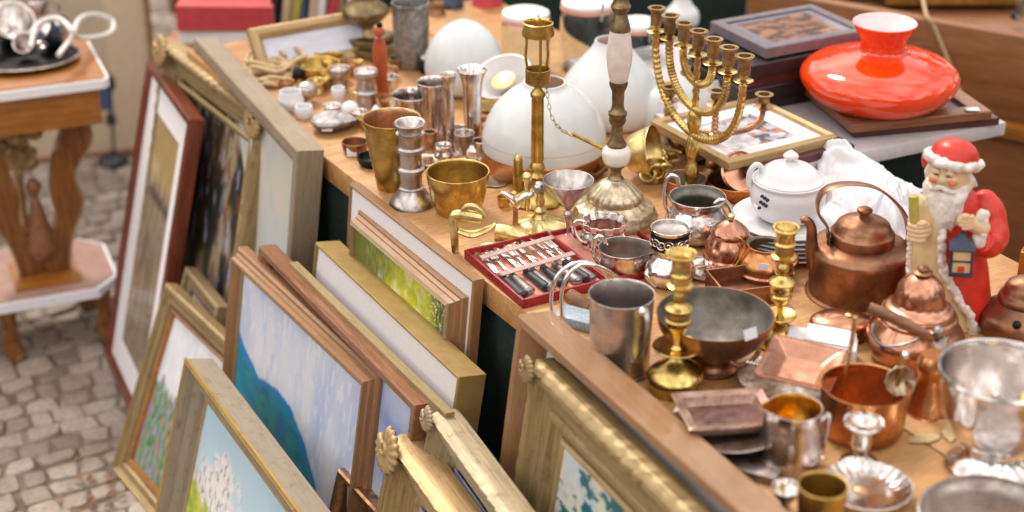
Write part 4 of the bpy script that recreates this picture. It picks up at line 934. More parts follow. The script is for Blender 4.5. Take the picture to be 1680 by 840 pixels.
lying((1402, 214), (1640, 193), .24, SZ + .014, 'dark brown picture frame lying under the red glass shade', flat(.03, .013), MT['maroon'], art_brown)
lying((1290, 178), (1415, 213), .26, SZ + .030, 'flat dark brown frame wedged under the left side of the red glass shade', flat(.03, .014), dk, art_brown) if False else None
lying((1398, 205), (1628, 182), .24, SZ + .030, 'upper dark brown frame directly beneath the red glass shade', flat(.03, .014), MT['brownwood'], art_brown)
i = It('red_lamp_shade', 'big glossy orange red glass lamp shade with white inside', 'lamp shade', 1439, 162, z0=SZ + .032)
pr = [(163, 92), (158, 104), (146, 118), (132, 127), (118, 127), (104, 112), (94, 84), (88, 60), (84, 42), (80, 36), (70, 35), (60, 38), (48, 46), (39, 51), (37, 52)]
pr = i.prof(pr, 5); w_ = 2.5 * i.k
g = G(); g.lathe(pr + [(pr[-1][0] - w_ * .5, pr[-1][1] + w_ * .4)], 96, mod=None); g.build('red_shade', MT['redglass'], i.root)
inn = [(r - w_, z) for r, z in reversed(pr)]; g = G(); g.lathe([(pr[-1][0] - w_ * .5, pr[-1][1] + w_ * .4)] + inn, 96); g.build('white_lining', MT['pinkglass'], i.root)
for x_, y_, lab in ((1595, 180, 'small white price tag on the frame right of the red shade'),):
    rt = empty('price_tag', P(x_, y_, SZ + .032), lab, 'price tag'); g = G(); g.box((0, 0, .001), (.022, .014, .0012), .0003); g.build('tag', MT['paper'], rt)
# wooden chest behind
CZ = .70; A_ = P(1225, -20, CZ); B_ = P(1760, 75, CZ); u = (B_ - A_).normalized(); w_ = (B_ - A_).length; dv = Vector((-u.y, u.x, 0))
MC = Matrix(((u.x, dv.x, 0), (u.y, dv.y, 0), (0, 0, 1)))
rt = empty('wooden_chest', Vector((A_.x, A_.y, 0)), 'large open brown wooden chest behind the red glass shade', 'chest'); rt.rotation_euler = MC.to_euler()
g = G(); g.box((w_ / 2, .015, CZ - .09), (w_, .03, .18), .004); g.build('front_panel', MT['crate'], rt)
g = G(); g.box((w_ / 2 + .1, -.006, CZ - .195), (w_ + .2, .05, .028), .004); g.build('ledge', MT['orangewood'], rt)
g = G(); g.box((w_ / 2 + .1, .012, (CZ - .21) / 2), (w_ + .2, .03, CZ - .21), .003); g.build('lower_panel', MT['crate'], rt)
g = G(); g.box((w_ / 2, .42, CZ - .09), (w_, .75, .02), .002); g.build('floor', MT['brownwood'], rt)
g = G(); g.box((.08, .20, CZ - .03), (.10, .30, .10), .01); g.build('corner_post', MT['orangewood'], rt)
# things in the chest
i = It('brass_tray', 'yellow brass tray lying in the open wooden chest', 'tray', 1560, -5, z0=CZ - .07)
g = G(); g.box((0, .02, .02), (.34, .20, .035), .008); g.build('tray', MT['oldbrass'], i.root)
i = It('metal_clamp', 'grey metal clamp with black screw at the right side of the chest', 'clamp', 1668, 30, z0=CZ - .06)
i.rod('jaw', [(1650, -10), (1668, 0), (1672, 25), (1662, 40)], 6, 'steel'); i.rod('screw', [(1660, 22, -4), (1662, 44, -4)], 5, 'iron')
# cord hanging over chest
def onchest(px, py, o=.008):     # the point of the chest's front plane seen at a spot of the photo
    r = Vector(P(px, py, 0)) - Vector((0, 0, CH)); q = A_ - dv * o - Vector((0, 0, CH)); t_ = q.dot(dv) / r.dot(dv); return Vector((0, 0, CH)) + r * t_
pts = [P(1512, -25, CZ + .01), P(1514, -4, CZ + .008)] + [onchest(x_, y_) for x_, y_ in ((1520, 25), (1533, 45), (1548, 80), (1560, 110), (1572, 140), (1580, 168), (1584, 200))]
g = G(); g.tube([Vector(p) for p in spline([tuple(p) for p in pts], 5)], .0038, 8); o = g.build('hemp_cord', MT['cord']); tag(o, 'light tan cord hanging down over the chest behind the red shade', 'cord')
# wooden drawer right of the figurine
rt = empty('wooden_crate', P(1668, 455), 'pale wooden crate standing right of the red coated figurine', 'crate', None, R(-32))
for c_, d_ in (((0.02, .07, .035), (.012, .26, .07)), ((.12, -.06, .035), (.21, .012, .07)), ((.12, .20, .035), (.21, .012, .07))):
    g = G(); g.box(c_, d_, .001); g.build('side', MT['orangewood'], rt)
g = G(); g.box((.12, .07, .004), (.20, .25, .006)); g.build('bottom', MT['tablewood'], rt)

# ---------------- bearded figurine ----------------
i = It('bearded_figurine', 'glazed bearded old man figurine in red coat and hat holding candle and lantern', 'figurine', 1543, 522); i.root.rotation_euler = (0, R(-3), 0)
k = i.k; Hh = i.h
def loft_surf(rows, th0, th1, n=40, grow=0):     # rows: (y px, cx px offset, rx, ry, cy off)
    v = []
    for (y, cx_, rx, ry, cy_) in rows:
        for q in range(n + 1):
            th = th0 + (th1 - th0) * q / n; v.append(((cx_ + (rx + grow) * math.sin(th)) * k, (cy_ - (ry + grow) * math.cos(th)) * k, Hh(y)))
    f = [(a_ * (n + 1) + q, a_ * (n + 1) + q + 1, (a_ + 1) * (n + 1) + q + 1, (a_ + 1) * (n + 1) + q) for a_ in range(len(rows) - 1) for q in range(n)]
    return v, f
rows = [(526, 13, 68, 48, 0), (520, 14, 72, 52, 0), (490, 13, 69, 50, 0), (450, 10, 64, 47, 0), (420, 6, 60, 44, 0), (390, 3, 58, 42, 0), (360, 1, 56, 40, 0), (335, 0, 54, 36, 0), (318, -2, 44, 30, 0), (305, -4, 26, 24, 0), (298, -6, 18, 18, 0)]
rows = spline(rows, 4)
v, f = loft_surf(rows, -math.pi, math.pi, 56); 
for q, p in enumerate(v):   # coat folds
    a_ = math.atan2(p[0], -p[1]); t_ = sstep(Hh(330), Hh(500), p[2]); fo = 1 + .035 * math.sin(a_ * 7 + p[2] * 20) * t_; v[q] = (p[0] * fo, p[1] * fo, p[2])
g = G(); g.add(v, f); g.lathe([(0, .0), (40 * k, .0)], 20); g.build('coat', MT['ceramred'], i.root, ang=60)
th = lambda y: R(-22) + R(40) * sstep(400, 530, y)
v = []; n = 14; rr = [r for r in rows if r[0] > 312]
for (y, cx_, rx, ry, cy_) in rr:
    for q in range(n + 1):
        a_ = R(-92) + (th(y) - R(-92)) * q / n; gr = 2.5 + 1.2 * math.sin(q * 1.9 + y * .01); v.append(((cx_ + (rx + gr) * math.sin(a_)) * k, (cy_ - (ry + gr) * math.cos(a_)) * k, Hh(y)))
f = [(a_ * (n + 1) + q, a_ * (n + 1) + q + 1, (a_ + 1) * (n + 1) + q + 1, (a_ + 1) * (n + 1) + q) for a_ in range(len(rr) - 1) for q in range(n)]
g = G(); g.add(v, f); o = g.build('robe', MT['robe'], i.root, ang=60); o.modifiers.new('s', 'SOLIDIFY').thickness = .0015
rg = random.Random(5)
def fur(pts, r, name):
    g = G()
    for q, p in enumerate(pts):
        for w_ in range(3): g.ball(Vector(p) + Vector((rg.uniform(-1, 1), rg.uniform(-1, 1), rg.uniform(-1, 1))) * r * .45, r * rg.uniform(.7, .85), 8, 6)
    return remeshed(name, g, MT['ceramwhite'], i.root, r * .22, 4)
def edge(angf, y0, y1, n=22, gr=4):
    out = []
    for q in range(n):
        y = y0 + (y1 - y0) * q / (n - 1); row = min(rows, key=lambda r: abs(r[0] - y)); a_ = angf(y); out.append(((row[1] + (row[2] + gr) * math.sin(a_)) * k, (row[4] - (row[3] + gr) * math.cos(a_)) * k, Hh(y)))
    return out
fur(edge(lambda y: th(y) + .05, 365, 522, 26), 8 * k, 'fur_trim'); fur(edge(lambda y: R(-84) + R(6) * sstep(400, 520, y), 335, 500, 26), 6 * k, 'fur_trim')
fur([((rows[2][1] + 66 * math.sin(a_)) * k, (-50 * math.cos(a_)) * k, Hh(522)) for a_ in [R(22) + q * .09 for q in range(22)]], 6 * k, 'fur_hem')
# head
g = G(); hc = Vector((-3 * k, -6 * k, Hh(283))); fd = Vector((-.56, -.83, 0)).normalized(); sd_ = Vector((fd.y * -1, fd.x, 0)) * -1; sd_ = Vector((-fd.y, fd.x, 0)); up = Vector((0, 0, 1))
def hp(s_, u_, f_): return hc + sd_ * s_ * k + up * u_ * k + fd * f_ * k
g.ball(hc, 33 * k, 28, 20, (1, 1, 1.12)); g.ball(hp(0, 2, 32), 6.5 * k, 14, 10, (1, 1, .9)); g.ball(hp(0, 8, 29), 4.5 * k, 12, 8, (1, 1, 1.5))
g.ball(hp(14, 2, 24), 10 * k, 14, 10); g.ball(hp(-14, 2, 24), 10 * k, 14, 10); g.ball(hp(12, 14, 26), 8 * k, 12, 8, (1.1, 1.1, .5)); g.ball(hp(-12, 14, 26), 8 * k, 12, 8, (1.1, 1.1, .5)); g.ball(hp(30, -4, 0), 7 * k); g.ball(hp(-30, -4, 0), 7 * k)
remeshed('head', g, MT['skin'], i.root, 1.6 * k, 2); hd = i.root.children[-1] if False else None
for s_ in (-1, 1):
    g = G(); g.ball(hp(15 * s_, 0, 27.5), 8.2 * k, 14, 10, (1, 1, .85)); g.build('cheek', MT['cheek'], i.root)
    g = G(); g.tube([hp(6.5 * s_, 9.5, 32), hp(11 * s_, 10.5, 31.5), hp(16 * s_, 9, 28.5)], 1.9 * k, 8); g.build('eye', MT['navy'] if False else MT['leather'], i.root)
    g = G(); g.tube([hp(5 * s_, 15, 33), hp(12 * s_, 18, 31.5), hp(19 * s_, 14, 26)], [2.2 * k, 3.2 * k, 1.8 * k], 8); g.build('eyebrow', MT['ceramwhite'], i.root)
g = G()
for q in range(80):       # beard locks
    a_ = rg.uniform(-1.35, 1.35); lv = rg.random(); s0 = 29 * math.sin(a_); f0 = 22 * math.cos(a_) + 4; u0 = -12 - 8 * math.cos(a_) + lv * 6 * abs(math.sin(a_))
    ln = (36 + 42 * math.cos(a_)) * rg.uniform(.75, 1.05); pts = []
    for w_ in range(7):
        t_ = w_ / 6; pts.append(hp(s0 * (1 + .22 * t_ - .35 * t_ * t_) + 2.6 * math.sin(t_ * 8 + q), u0 - ln * t_, f0 + 9 * math.sin(t_ * 2.6) + 2 * math.sin(t_ * 7 + q * 2)))
    g.tube(pts, [6 * k, 6.2 * k, 5.6 * k, 5 * k, 4.4 * k, 3.4 * k, 1.6 * k], 7)
g.ball(hp(0, -36, 12), 21 * k, 20, 14, (1, .8, 1.3))
for s_ in (-1, 1):
    g.tube([hp(0, -8, 34), hp(8 * s_, -12, 35), hp(17 * s_, -16, 30), hp(23 * s_, -14, 24)], [4 * k, 5 * k, 4 * k, 2 * k], 8)
    for q in range(8): g.tube([hp(31 * s_, 12 - q * 3, 3 - q * 3.2), hp(35 * s_, -q * 3, 2 - q * 3), hp(31 * s_, -26 + q, 4 - q * 3)], [4 * k, 6 * k, 3.5 * k], 7)
remeshed('beard', g, MT['ceramwhite'], i.root, 1.25 * k, 1)
g = G(); g.lathe([(r * k, z * k) for r, z in spline([(36, 22), (38, 27), (37, 36), (30, 48), (17, 56), (0, 59)], 5)], 40, (0, 0, 0), 1, 1, None, Matrix.Translation(hc) @ Matrix.Rotation(R(12), 4, 'Y') @ Matrix.Rotation(R(-4), 4, 'X'))
g.ball(hp(-38, 14, -12), 13 * k, 16, 12, (1, 1, 1.5)); g.build('hat', MT['ceramred'], i.root)
Mh = Matrix.Translation(hc) @ Matrix.Rotation(R(12), 4, 'Y') @ Matrix.Rotation(R(-4), 4, 'X')
fur([Mh @ Vector((39 * k * math.cos(q * .125), 39 * k * math.sin(q * .125), 25 * k)) for q in range(50)], 8.5 * k, 'hat_brim')
# arms
def arm(name, pts, rs, mat): 
    q = [tuple(i.q(*p)) for p in pts]; q = [Vector(p) for p in spline(q, 6)]; n = len(q); rr = []
    for w_ in range(n): t_ = w_ / (n - 1) * (len(rs) - 1); j = min(int(t_), len(rs) - 2); rr.append((rs[j] + (rs[j + 1] - rs[j]) * (t_ - j)) * k)
    g = G(); g.tube(q, rr, 20); g.ball(q[0], rs[0] * k * .98, 18, 12); g.ball(q[-1], rs[-1] * k * .6, 14, 10); return remeshed(name, g, mat, i.root, 2.2 * k, 3)
arm('sleeve', [(1600, 335, 0), (1611, 365, -14), (1608, 396, -34), (1594, 402, -52), (1582, 396, -62)], [22, 25, 22, 25, 22, 24, 20, 22], MT['ceramred'])
arm('sleeve', [(1528, 335, -6), (1516, 358, -14), (1508, 372, -24)], [18, 17, 13], MT['navy'])
fur([i.q(1578 + 4 * math.cos(q), 378 + 24 * math.sin(q) * 1.0, -66 + 3 * math.cos(q * 2)) for q in [w_ * .4 for w_ in range(16)]] + [i.q(1578, 366 + q * 4, -68) for q in range(8)], 9 * k, 'fur_cuff')
def hand(cx_, cy_, d_, name, dirx=-1, r=1.0):
    g = G(); c = i.q(cx_, cy_, d_); g.ball(c, 12 * r * k, 16, 12, (1, .9, 1.05))
    for q in range(4):
        z = (9 - q * 6) * r * k; rad = 13 * r * k; ln = (1.0, 1.1, 1.05, .9)[q]; pts = []
        for w_ in range(7):
            a_ = R(200 - 150 * ln * w_ / 6) if dirx < 0 else R(-20 + 150 * ln * w_ / 6); pts.append(c + Vector((math.cos(a_) * rad, -abs(math.sin(a_)) * rad * .9, z)))
        g.tube(pts, [3.5 * r * k] * 4 + [3.3 * r * k, 3.1 * r * k, 2.6 * r * k], 8)
    g.tube([c + Vector((8 * k * r, -6 * k * r, 8 * k * r)), c + Vector((2 * k * r, -12 * k * r, 14 * k * r)), c + Vector((-6 * k * r, -11 * k * r, 13 * k * r))], [4 * r * k, 3.8 * r * k, 3 * r * k], 8)
    return remeshed(name, g, MT['skin'], i.root, 1.1 * k, 1)
hand(1491, 374, -34, 'hand', -1, 1.3); arm('wrist', [(1516, 374, -22), (1496, 378, -32)], [11, 10], MT['skin'])
hand(1549, 362, -74, 'hand', 1, .95); arm('wrist', [(1580, 375, -64), (1552, 363, -72)], [14, 11], MT['skin'])
i.rod('candle', [(1483, 372, -40), (1480, 345, -38), (1478, 318, -36)], [8, 8.5, 8], 'candle', 14, 0)
# lantern
lc = (1548, 417); z0_, z1_ = i.q(lc[0], 447, -78).z, i.q(lc[0], 402, -78).z; c = i.q(lc[0], 430, -78); ML = Matrix.Rotation(R(-12), 3, 'Z'); lx = c.x; ly = c.y; hw = 15 * k
g = G(); g.box((lx, ly, z0_ + 3 * k), (2.4 * hw, 2.4 * hw, 6 * k), .0006, ML); g.box((lx, ly, z1_ - 2 * k), (2.4 * hw, 2.4 * hw, 4 * k), .0006, ML); g.box((lx, ly, (z0_ + z1_) / 2 + 2 * k), (2.1 * hw, 2.1 * hw, 2.4 * k), 0, ML)
for sx_ in (-1, 1):
    for sy_ in (-1, 1): o_ = ML @ Vector((sx_ * hw, sy_ * hw, 0)); g.box((lx + o_.x, ly + o_.y, (z0_ + z1_) / 2), (3 * k, 3 * k, z1_ - z0_), 0, ML)
g.lathe([(28 * k, z1_ - 1 * k), (24 * k, z1_ + 3 * k), (8 * k, z1_ + 16 * k), (5 * k, z1_ + 20 * k), (5 * k, z1_ + 26 * k), (0, z1_ + 27 * k)], 4, (lx, ly, 0), 1, 1, None, Matrix.Translation(Vector((lx, ly, 0))) @ Matrix.Rotation(R(33), 4, 'Z') @ Matrix.Translation(Vector((-lx, -ly, 0))))
g.build('lantern', MT['navy'], i.root, smooth=False)
g = G(); g.box((lx, ly, (z0_ + z1_) / 2), (1.8 * hw, 1.8 * hw, z1_ - z0_ - 4 * k), 0, ML); g.build('lantern_pane', MT['robe'], i.root)
g = G(); o_ = ML @ Vector((0, -hw * 1.0, 0)); g.box((lx + o_.x, ly + o_.y, z0_ + 13 * k), (10 * k, 3 * k, 9 * k), .0005, ML); g.build('lantern_flame', MT['ceramred'], i.root)

# ---------------- cutlery box ----------------
MT['strap'] = plain('pink_grey_ribbon', (.42, .30, .28), .7, .1, 60, .2)
A_ = P(762, 424); B_ = P(858, 507); u = (B_ - A_).normalized(); w_ = (B_ - A_).length; dv = Vector((-u.y, u.x, 0)); dl = abs((P(900, 402) - A_).dot(dv)) ; sk = 0
rt = empty('cutlery_box', A_, 'open flat red case full of old dark handled cutlery', 'cutlery case'); rt.rotation_euler = Matrix(((u.x, dv.x, 0), (u.y, dv.y, 0), (0, 0, 1))).to_euler()
dl = .135; H_ = .014
g = G(); g.box((w_ / 2, dl / 2, .002), (w_, dl, .003)); 
for c_, d_ in (((w_ / 2, .0015, H_ / 2), (w_, .004, H_)), ((w_ / 2, dl - .0015, H_ / 2), (w_, .004, H_)), ((.0015, dl / 2, H_ / 2), (.004, dl - .007, H_)), ((w_ - .0015, dl / 2, H_ / 2), (.004, dl - .007, H_))): g.box(c_, d_, .0008)
g.build('case', MT['redbox'], rt)
g = G(); g.box((w_ / 2, dl / 2, .0045), (w_ - .01, dl - .01, .002)); g.build('inlay', MT['rubber'], rt)
for q in range(8):
    yq = .014 + q * .0152 ; x0 = .012 + rg.uniform(0, .008); x1 = w_ - .012 - rg.uniform(0, .01); zq = .011; dk_ = q % 2
    pr_ = empty('cutlery', A_ + u * x0 + dv * yq + Vector((0, 0, zq)), ['old knife with black handle, nearest the front rim of the red case', 'silver handled fork, second from the front rim of the red case', 'third knife from the front rim of the red case', 'fourth piece from the front rim of the red case, a silver fork', 'fifth piece from the front rim of the red case, a dark knife', 'sixth piece from the front rim of the red case, a silver fork', 'last dark handled knife but one at the back rim of the red case', 'silver fork lying nearest the back rim of the red case'][q], 'knife' if not dk_ else 'fork', 'cutlery lying side by side in the red case')
    pr_.rotation_euler = (0, 0, math.atan2(u.y, u.x) + rg.uniform(-.05, .05)); Lq = x1 - x0; hs = Lq * .46
    g = G(); g.tube([(Lq - hs, 0, 0), (Lq - hs * .7, 0, 0), (Lq - hs * .3, 0, 0), (Lq - .003, 0, 0), (Lq, 0, 0)], [.0042, .0062, .0074, .0086, .004], 12, False, .75); g.build('handle', MT['black'] if not dk_ else MT['steel'], pr_)
    g = G(); g.box((hs * .42, 0, 0), (Lq - hs * 1.05, .0085 if not dk_ else .004, .0018), .0006)
    if dk_:
        for w2 in range(4): g.box((.012, -.0045 + w2 * .003, 0), (.026, .0016, .0016))
        g.box((.027, 0, 0), (.006, .011, .0016))
    g.build('blade' if not dk_ else 'tines', MT['silver'], pr_)
    g = G(); g.tube([(Lq - hs - .004, 0, 0), (Lq - hs + .003, 0, 0)], [.005, .005], 12); g.build('ferrule', MT['silver'], pr_)
for x_ in (.22, .56):
    g = G(); g.box((w_ * x_, dl * .48, .0195), (.011, dl * .86, .0015), .0005, Matrix.Rotation(R(3), 3, 'X')); g.build('strap', MT['strap'], rt)
g = G(); g.box((w_ * .5, dl + .062, .002), (w_, .116, .003)); 
for c_, d_ in (((w_ / 2, dl + .120, .006), (w_, .004, .012)), ((.0015, dl + .062, .006), (.004, .112, .012)), ((w_ - .0015, dl + .062, .006), (.004, .112, .012))): g.box(c_, d_, .0006)
g.build('lid', MT['redbox'], rt); g = G(); g.box((w_ / 2, dl + .062, .0045), (w_ - .01, .108, .002)); g.build('lid_lining', MT['rubber'], rt)
# chrome rack
i = It('chrome_letter_rack', 'chrome rack of two bent hoops on a cut glass base, left of the pewter tankard', 'rack', 942, 528)
for dx_, dd in ((0, 0), (16, 14)):
    i.rod('hoop', [(906 + dx_, 516 + dd * .6, -dd), (904 + dx_, 485, -dd), (912 + dx_, 455, -dd + 4), (932 + dx_, 436, -dd + 10), (958 + dx_, 430 + dd * .4, -dd + 18), (984 + dx_, 440 + dd * .5, -dd + 28), (998 + dx_, 462, -dd + 34), (1002 + dx_, 500, -dd + 38)], 3.4, 'chrome', 10)
g = G(); g.box((6 * i.k, -6 * i.k, .008), (.055, .035, .014), .002, Matrix.Rotation(R(-30), 3, 'Z')); g.build('glass_base', MT['porcelain'] if False else plain('blue_cut_glass', (.30, .38, .45), .1, .3, 300, .8), i.root)
i = It('wooden_grip', 'short round brown wooden handle lying against the pewter tankard', 'handle', 958, 505); i.rod('grip', [(932, 482, 10), (945, 494, 0), (962, 510, -8), (966, 514, -10)], [11, 15, 16, 12], 'brownwood', 18)
# sauce boat + fluted cup
i = It('silver_sauce_boat', 'dark silver sauce boat with broad lip and loop handle, above the pewter tankard', 'sauce boat', 1022, 446)
i.vessel('body', [(450, 24), (446, 30), (436, 38), (422, 40), (412, 40), (406, 42)], 'tarnish', 'darkpewter', wall=2, sm=4, mod=lambda a_, z: 1 + .42 * math.exp(-((a_ if a_ < math.pi else a_ - 2 * math.pi) / .5) ** 2) * sstep(.01, .04, z))
i.rod('handle', [(990, 440, -6), (974, 420, -6), (974, 395, -6), (984, 388, -6), (994, 402, -6)], [4, 4, 4, 4, 3], 'silver')
i = It('fluted_silver_cup', 'fluted silver cup with wavy sides and a round handle, behind the sauce boat', 'cup', 990, 408)
i.vessel('body', [(410, 26), (406, 32), (396, 38), (384, 36), (374, 32), (366, 35), (362, 37)], 'silver', 'tarnish', wall=2, sm=4, mod=lambda a_, z: 1 + .05 * math.cos(14 * a_))
i.rod('handle', [(958, 400, -8), (944, 388, -8), (940, 372, -8), (946, 362, -8), (956, 364, -8), (960, 372, -8)], [3, 4, 4, 4, 4, 3], 'silver')
# brass tools
i = It('brass_hook', 'angular brass handle standing like a hook left of the red cutlery case', 'handle', 748, 414)
i.rod('hook', [(747, 414), (746, 385), (744, 358), (750, 352), (770, 354), (790, 358)], [6, 7, 7, 8, 10, 9], 'palebrass', 12, 3); i.rod('curl', [(755, 356), (765, 340), (782, 340), (796, 356)], 5, 'palebrass'); i.rod('lever', [(752, 378, -4), (775, 384, -4), (800, 376, -4), (814, 366, -4)], [9, 12, 10, 4], 'palebrass', 12, 5, .5)
i = It('brass_spigot', 'dull brass spigot with a dark tube lying behind the cutlery case', 'spigot', 850, 392)
i.rod('barrel', [(814, 380, 4), (835, 384, 0), (866, 394, -4)], [14, 16, 14], 'palebrass', 16); i.rod('tube', [(862, 390, -2), (885, 398, -6), (905, 402, -10)], [8, 6, 4], 'iron', 10)
i = It('brass_fitting', 'small pale brass fitting lying flat behind the left corner of the cutlery case', 'fitting', 818, 408)
i.rod('pin', [(788, 406, 0), (800, 405, 0), (840, 409, 0), (848, 407, 0)], [5, 8, 8, 6], 'palebrass', 12, 3); i.knob('collar', 846, 405, 9, 'palebrass')
i = It('forked_silver_stand', 'small silver stand with two horn shaped arms, left of the cone cup', 'stand', 846, 372)
i.turned('stem', [(374, 12), (372, 12), (369, 5), (345, 4), (335, 6), (332, 7)], 'rosebrass', 0); i.rod('horn', [(846, 336), (840, 326), (828, 318), (822, 316)], [6, 6, 4, 2], 'silver'); i.rod('horn', [(846, 338), (856, 326), (868, 320), (876, 318)], [6, 7, 6, 3], 'silver')
# ---------------- middle and far wares ----------------
i = It('brass_bucket_cup', 'shiny brass tumbler shaped bowl near the table edge, right of the pewter column', 'bowl', 752, 346)
i.vessel('body', [(350, 30), (346, 35), (330, 42), (300, 49), (284, 51), (281, 52)], 'brass', 'oldbrass', wall=2.5, sm=4)
i = It('pewter_candle_column', 'pewter candlestick built of banded cylinders on a flared foot', 'candlestick', 676, 334)
i.turned('base', [(336, 35), (333, 38), (325, 34), (316, 26), (308, 22)], 'pewter', 3); i.turned('stem', [(310, 22), (306, 21), (304, 18), (282, 18), (280, 22), (275, 22), (272, 18), (250, 18), (247, 22), (242, 22), (239, 19), (222, 20), (218, 23)], 'pewter')
i.vessel('cup', [(220, 18), (212, 20), (206, 23), (202, 26)], 'pewter', wall=6, sm=0, floor=2)
i = It('tall_brass_beaker', 'tall tapering worn brass beaker behind the pewter candle column', 'beaker', 646, 306)
i.vessel('body', [(310, 24), (306, 27), (280, 32), (240, 40), (200, 46), (194, 48)], 'oldbrass', 'rosebrass', wall=2.5, sm=3)
far = [
 ('silver_goblet', 'silver goblet with wide rim behind the tall brass beaker', 'goblet', 676, 222, [(222, 20), (218, 20), (210, 26), (190, 30), (165, 30), (155, 32)], 'tarnish', 'silver'),
 ('silver_beaker', 'tall straight silver beaker with pinkish reflections', 'beaker', 712, 225, [(228, 22), (224, 24), (180, 24), (140, 26), (134, 27)], 'tarnish', 'silver'),
 ('slim_silver_vase', 'slim dark silver vase with flared mouth, left of the silver flute', 'vase', 738, 254, [(256, 16), (252, 16), (244, 9), (220, 8), (180, 9), (150, 8), (130, 11), (122, 14)], 'tarnish', 'tarnish'),
 ('silver_flute_vase', 'shiny silver flute vase with a bright round mouth', 'vase', 776, 240, [(244, 24), (240, 26), (232, 16), (220, 14), (180, 15), (140, 16), (122, 21), (114, 25)], 'silver', 'silver'),
 ('tiny_silver_goblet', 'tiny silver goblet left of the copper banded white shade', 'goblet', 762, 262, [(264, 11), (262, 11), (256, 4), (248, 4), (242, 8), (225, 15), (218, 17)], 'pewter', 'tarnish'),
 ('small_rose_cup', 'small reddish silver cup between beaker and slim vase', 'cup', 706, 252, [(254, 12), (250, 12), (240, 9), (228, 12), (216, 11)], 'rosebrass', 'tarnish'),
 ('grey_cylinder_vase', 'tall grey rough cylinder vase at the top of the picture', 'vase', 676, 108, [(112, 24), (106, 26), (60, 29), (20, 30), (4, 31)], 'steelrough', 'steelrough'),
 ('banded_candle_cup', 'silver candle cup of two banded drums beside the red turned handle', 'candle holder', 602, 172, [(176, 18), (172, 18), (152, 15), (150, 18), (146, 15), (128, 15), (122, 20), (116, 20)], 'pewter', 'silver'),
 ('small_candle_cup', 'smaller banded silver candle cup left of the taller one', 'candle holder', 558, 150, [(152, 16), (148, 16), (128, 13), (122, 18), (112, 18)], 'pewter', 'silver'),
 ('brass_bowl', 'low yellow brass bowl full of small brass pieces at the table end', 'bowl', 524, 128, [(132, 20), (128, 24), (118, 30), (108, 34), (104, 35)], 'brass', 'oldbrass'),
 ('white_cup', 'white porcelain cup near the table edge with its mouth to the left', 'cup', 478, 178, [(182, 16), (178, 18), (166, 22), (158, 20), (150, 18)], 'porcelain', 'porcelain'),
 ('little_white_cup', 'smaller white cup just in front of the other white cup', 'cup', 499, 192, [(196, 12), (192, 14), (182, 16), (174, 14)], 'porcelain', 'porcelain'),
 ('white_egg_cup', 'white china egg cup among the brass bits', 'egg cup', 556, 172, [(175, 9), (172, 10), (166, 5), (160, 9), (150, 12), (144, 11)], 'porcelain', 'porcelain'),
 ('reddish_dish', 'small reddish dish with a white label on the table edge', 'dish', 583, 250, [(254, 14), (250, 18), (240, 21), (232, 22)], 'oldcopper', 'oldcopper'),
 ('black_ashtray', 'small black bowl beside the foot of the tall brass beaker', 'bowl', 612, 270, [(275, 14), (270, 20), (262, 25), (256, 26)], 'iron', 'iron'),
 ('copper_bowl', 'copper bowl with dark inside behind the silver urn', 'bowl', 1124, 318, [(322, 22), (316, 30), (302, 34), (292, 35)], 'orangecopper', 'darkpewter'),
 ('copper_pan', 'copper pan holding a round embossed copper disc', 'pan', 1205, 318, [(324, 32), (316, 42), (304, 46), (296, 47)], 'orangecopper', 'oldcopper'),
]
MT['steelrough'] = metal('rough_pewter', (.42, .41, .41), (.20, .19, .19), .5, 90, bmp=1)
for (nm, lab, cat, x_, y_, pr, m1, m2) in far:
    i = It(nm, lab, cat, x_, y_); i.vessel('body', pr, m1, m2, wall=2.5, sm=3)
    if nm == 'copper_pan':
        g = G(); g.lathe([(0, 0), (34 * i.k, 0), (36 * i.k, .003), (33 * i.k, .0055), (31 * i.k, .003), (0, .003)], 40, (0, 0, 0), 1, 1, None, Matrix.Translation(i.q(1212, 283, 2)) @ Matrix.Rotation(R(24), 4, 'Z') @ Matrix.Rotation(R(58), 4, 'X'))
        g.build('disc', MT['copper'], i.root)
    if nm == 'reddish_dish':
        g = G(); g.box(i.q(579, 250, -20), (.016, .001, .014), .0003, Matrix.Rotation(R(-10), 3, 'X')); g.build('label', MT['paper'], i.root)
i = It('red_turned_handle', 'upright red wooden turned handle with ball top', 'handle', 626, 158)
i.turned('shaft', [(160, 8), (157, 10), (152, 9), (148, 7), (120, 10), (90, 11), (78, 11), (70, 9), (62, 8)], 'redturn' if 'redturn' in MT else 'redwood2', 3) if False else None
MT['redturn'] = plain('red_lacquer', (.38, .07, .025), .3, .2, 40, .1)
i.turned('shaft', [(160, 9), (157, 11), (152, 9), (148, 8), (120, 11), (90, 12), (78, 11), (70, 9), (62, 8)], 'redturn', 3); i.knob('ball', 626, 52, 9, 'redturn'); i.knob('tip', 627, 41, 5, 'iron')
i = It('bronze_oil_lamp', 'old bronze urn lamp on a square stepped base', 'lamp', 602, 82)
g = G(); g.box((0, 0, .008), (.115, .115, .016), .002, Matrix.Rotation(R(-28), 3, 'Z')); g.box((0, 0, .024), (.085, .085, .014), .002, Matrix.Rotation(R(-28), 3, 'Z')); g.build('base', MT['bronze'], i.root)
i.turned('urn', [(66, 10), (55, 12), (48, 8), (40, 16), (30, 30), (20, 38), (12, 36), (4, 26), (-6, 20), (-16, 24)], 'bronze', 3)
i = It('black_pot', 'round black pot with a small lid beside the grey vase', 'pot', 704, 118); i.turned('body', [(120, 14), (116, 16), (104, 17), (94, 13)], 'iron', 3); i.turned('lid', [(96, 15), (92, 15), (86, 8), (80, 3)], 'tarnish', 2)
i = It('grey_pan', 'boat shaped grey metal scoop lying at the table edge', 'scoop', 540, 212)
g = G(); rings = []
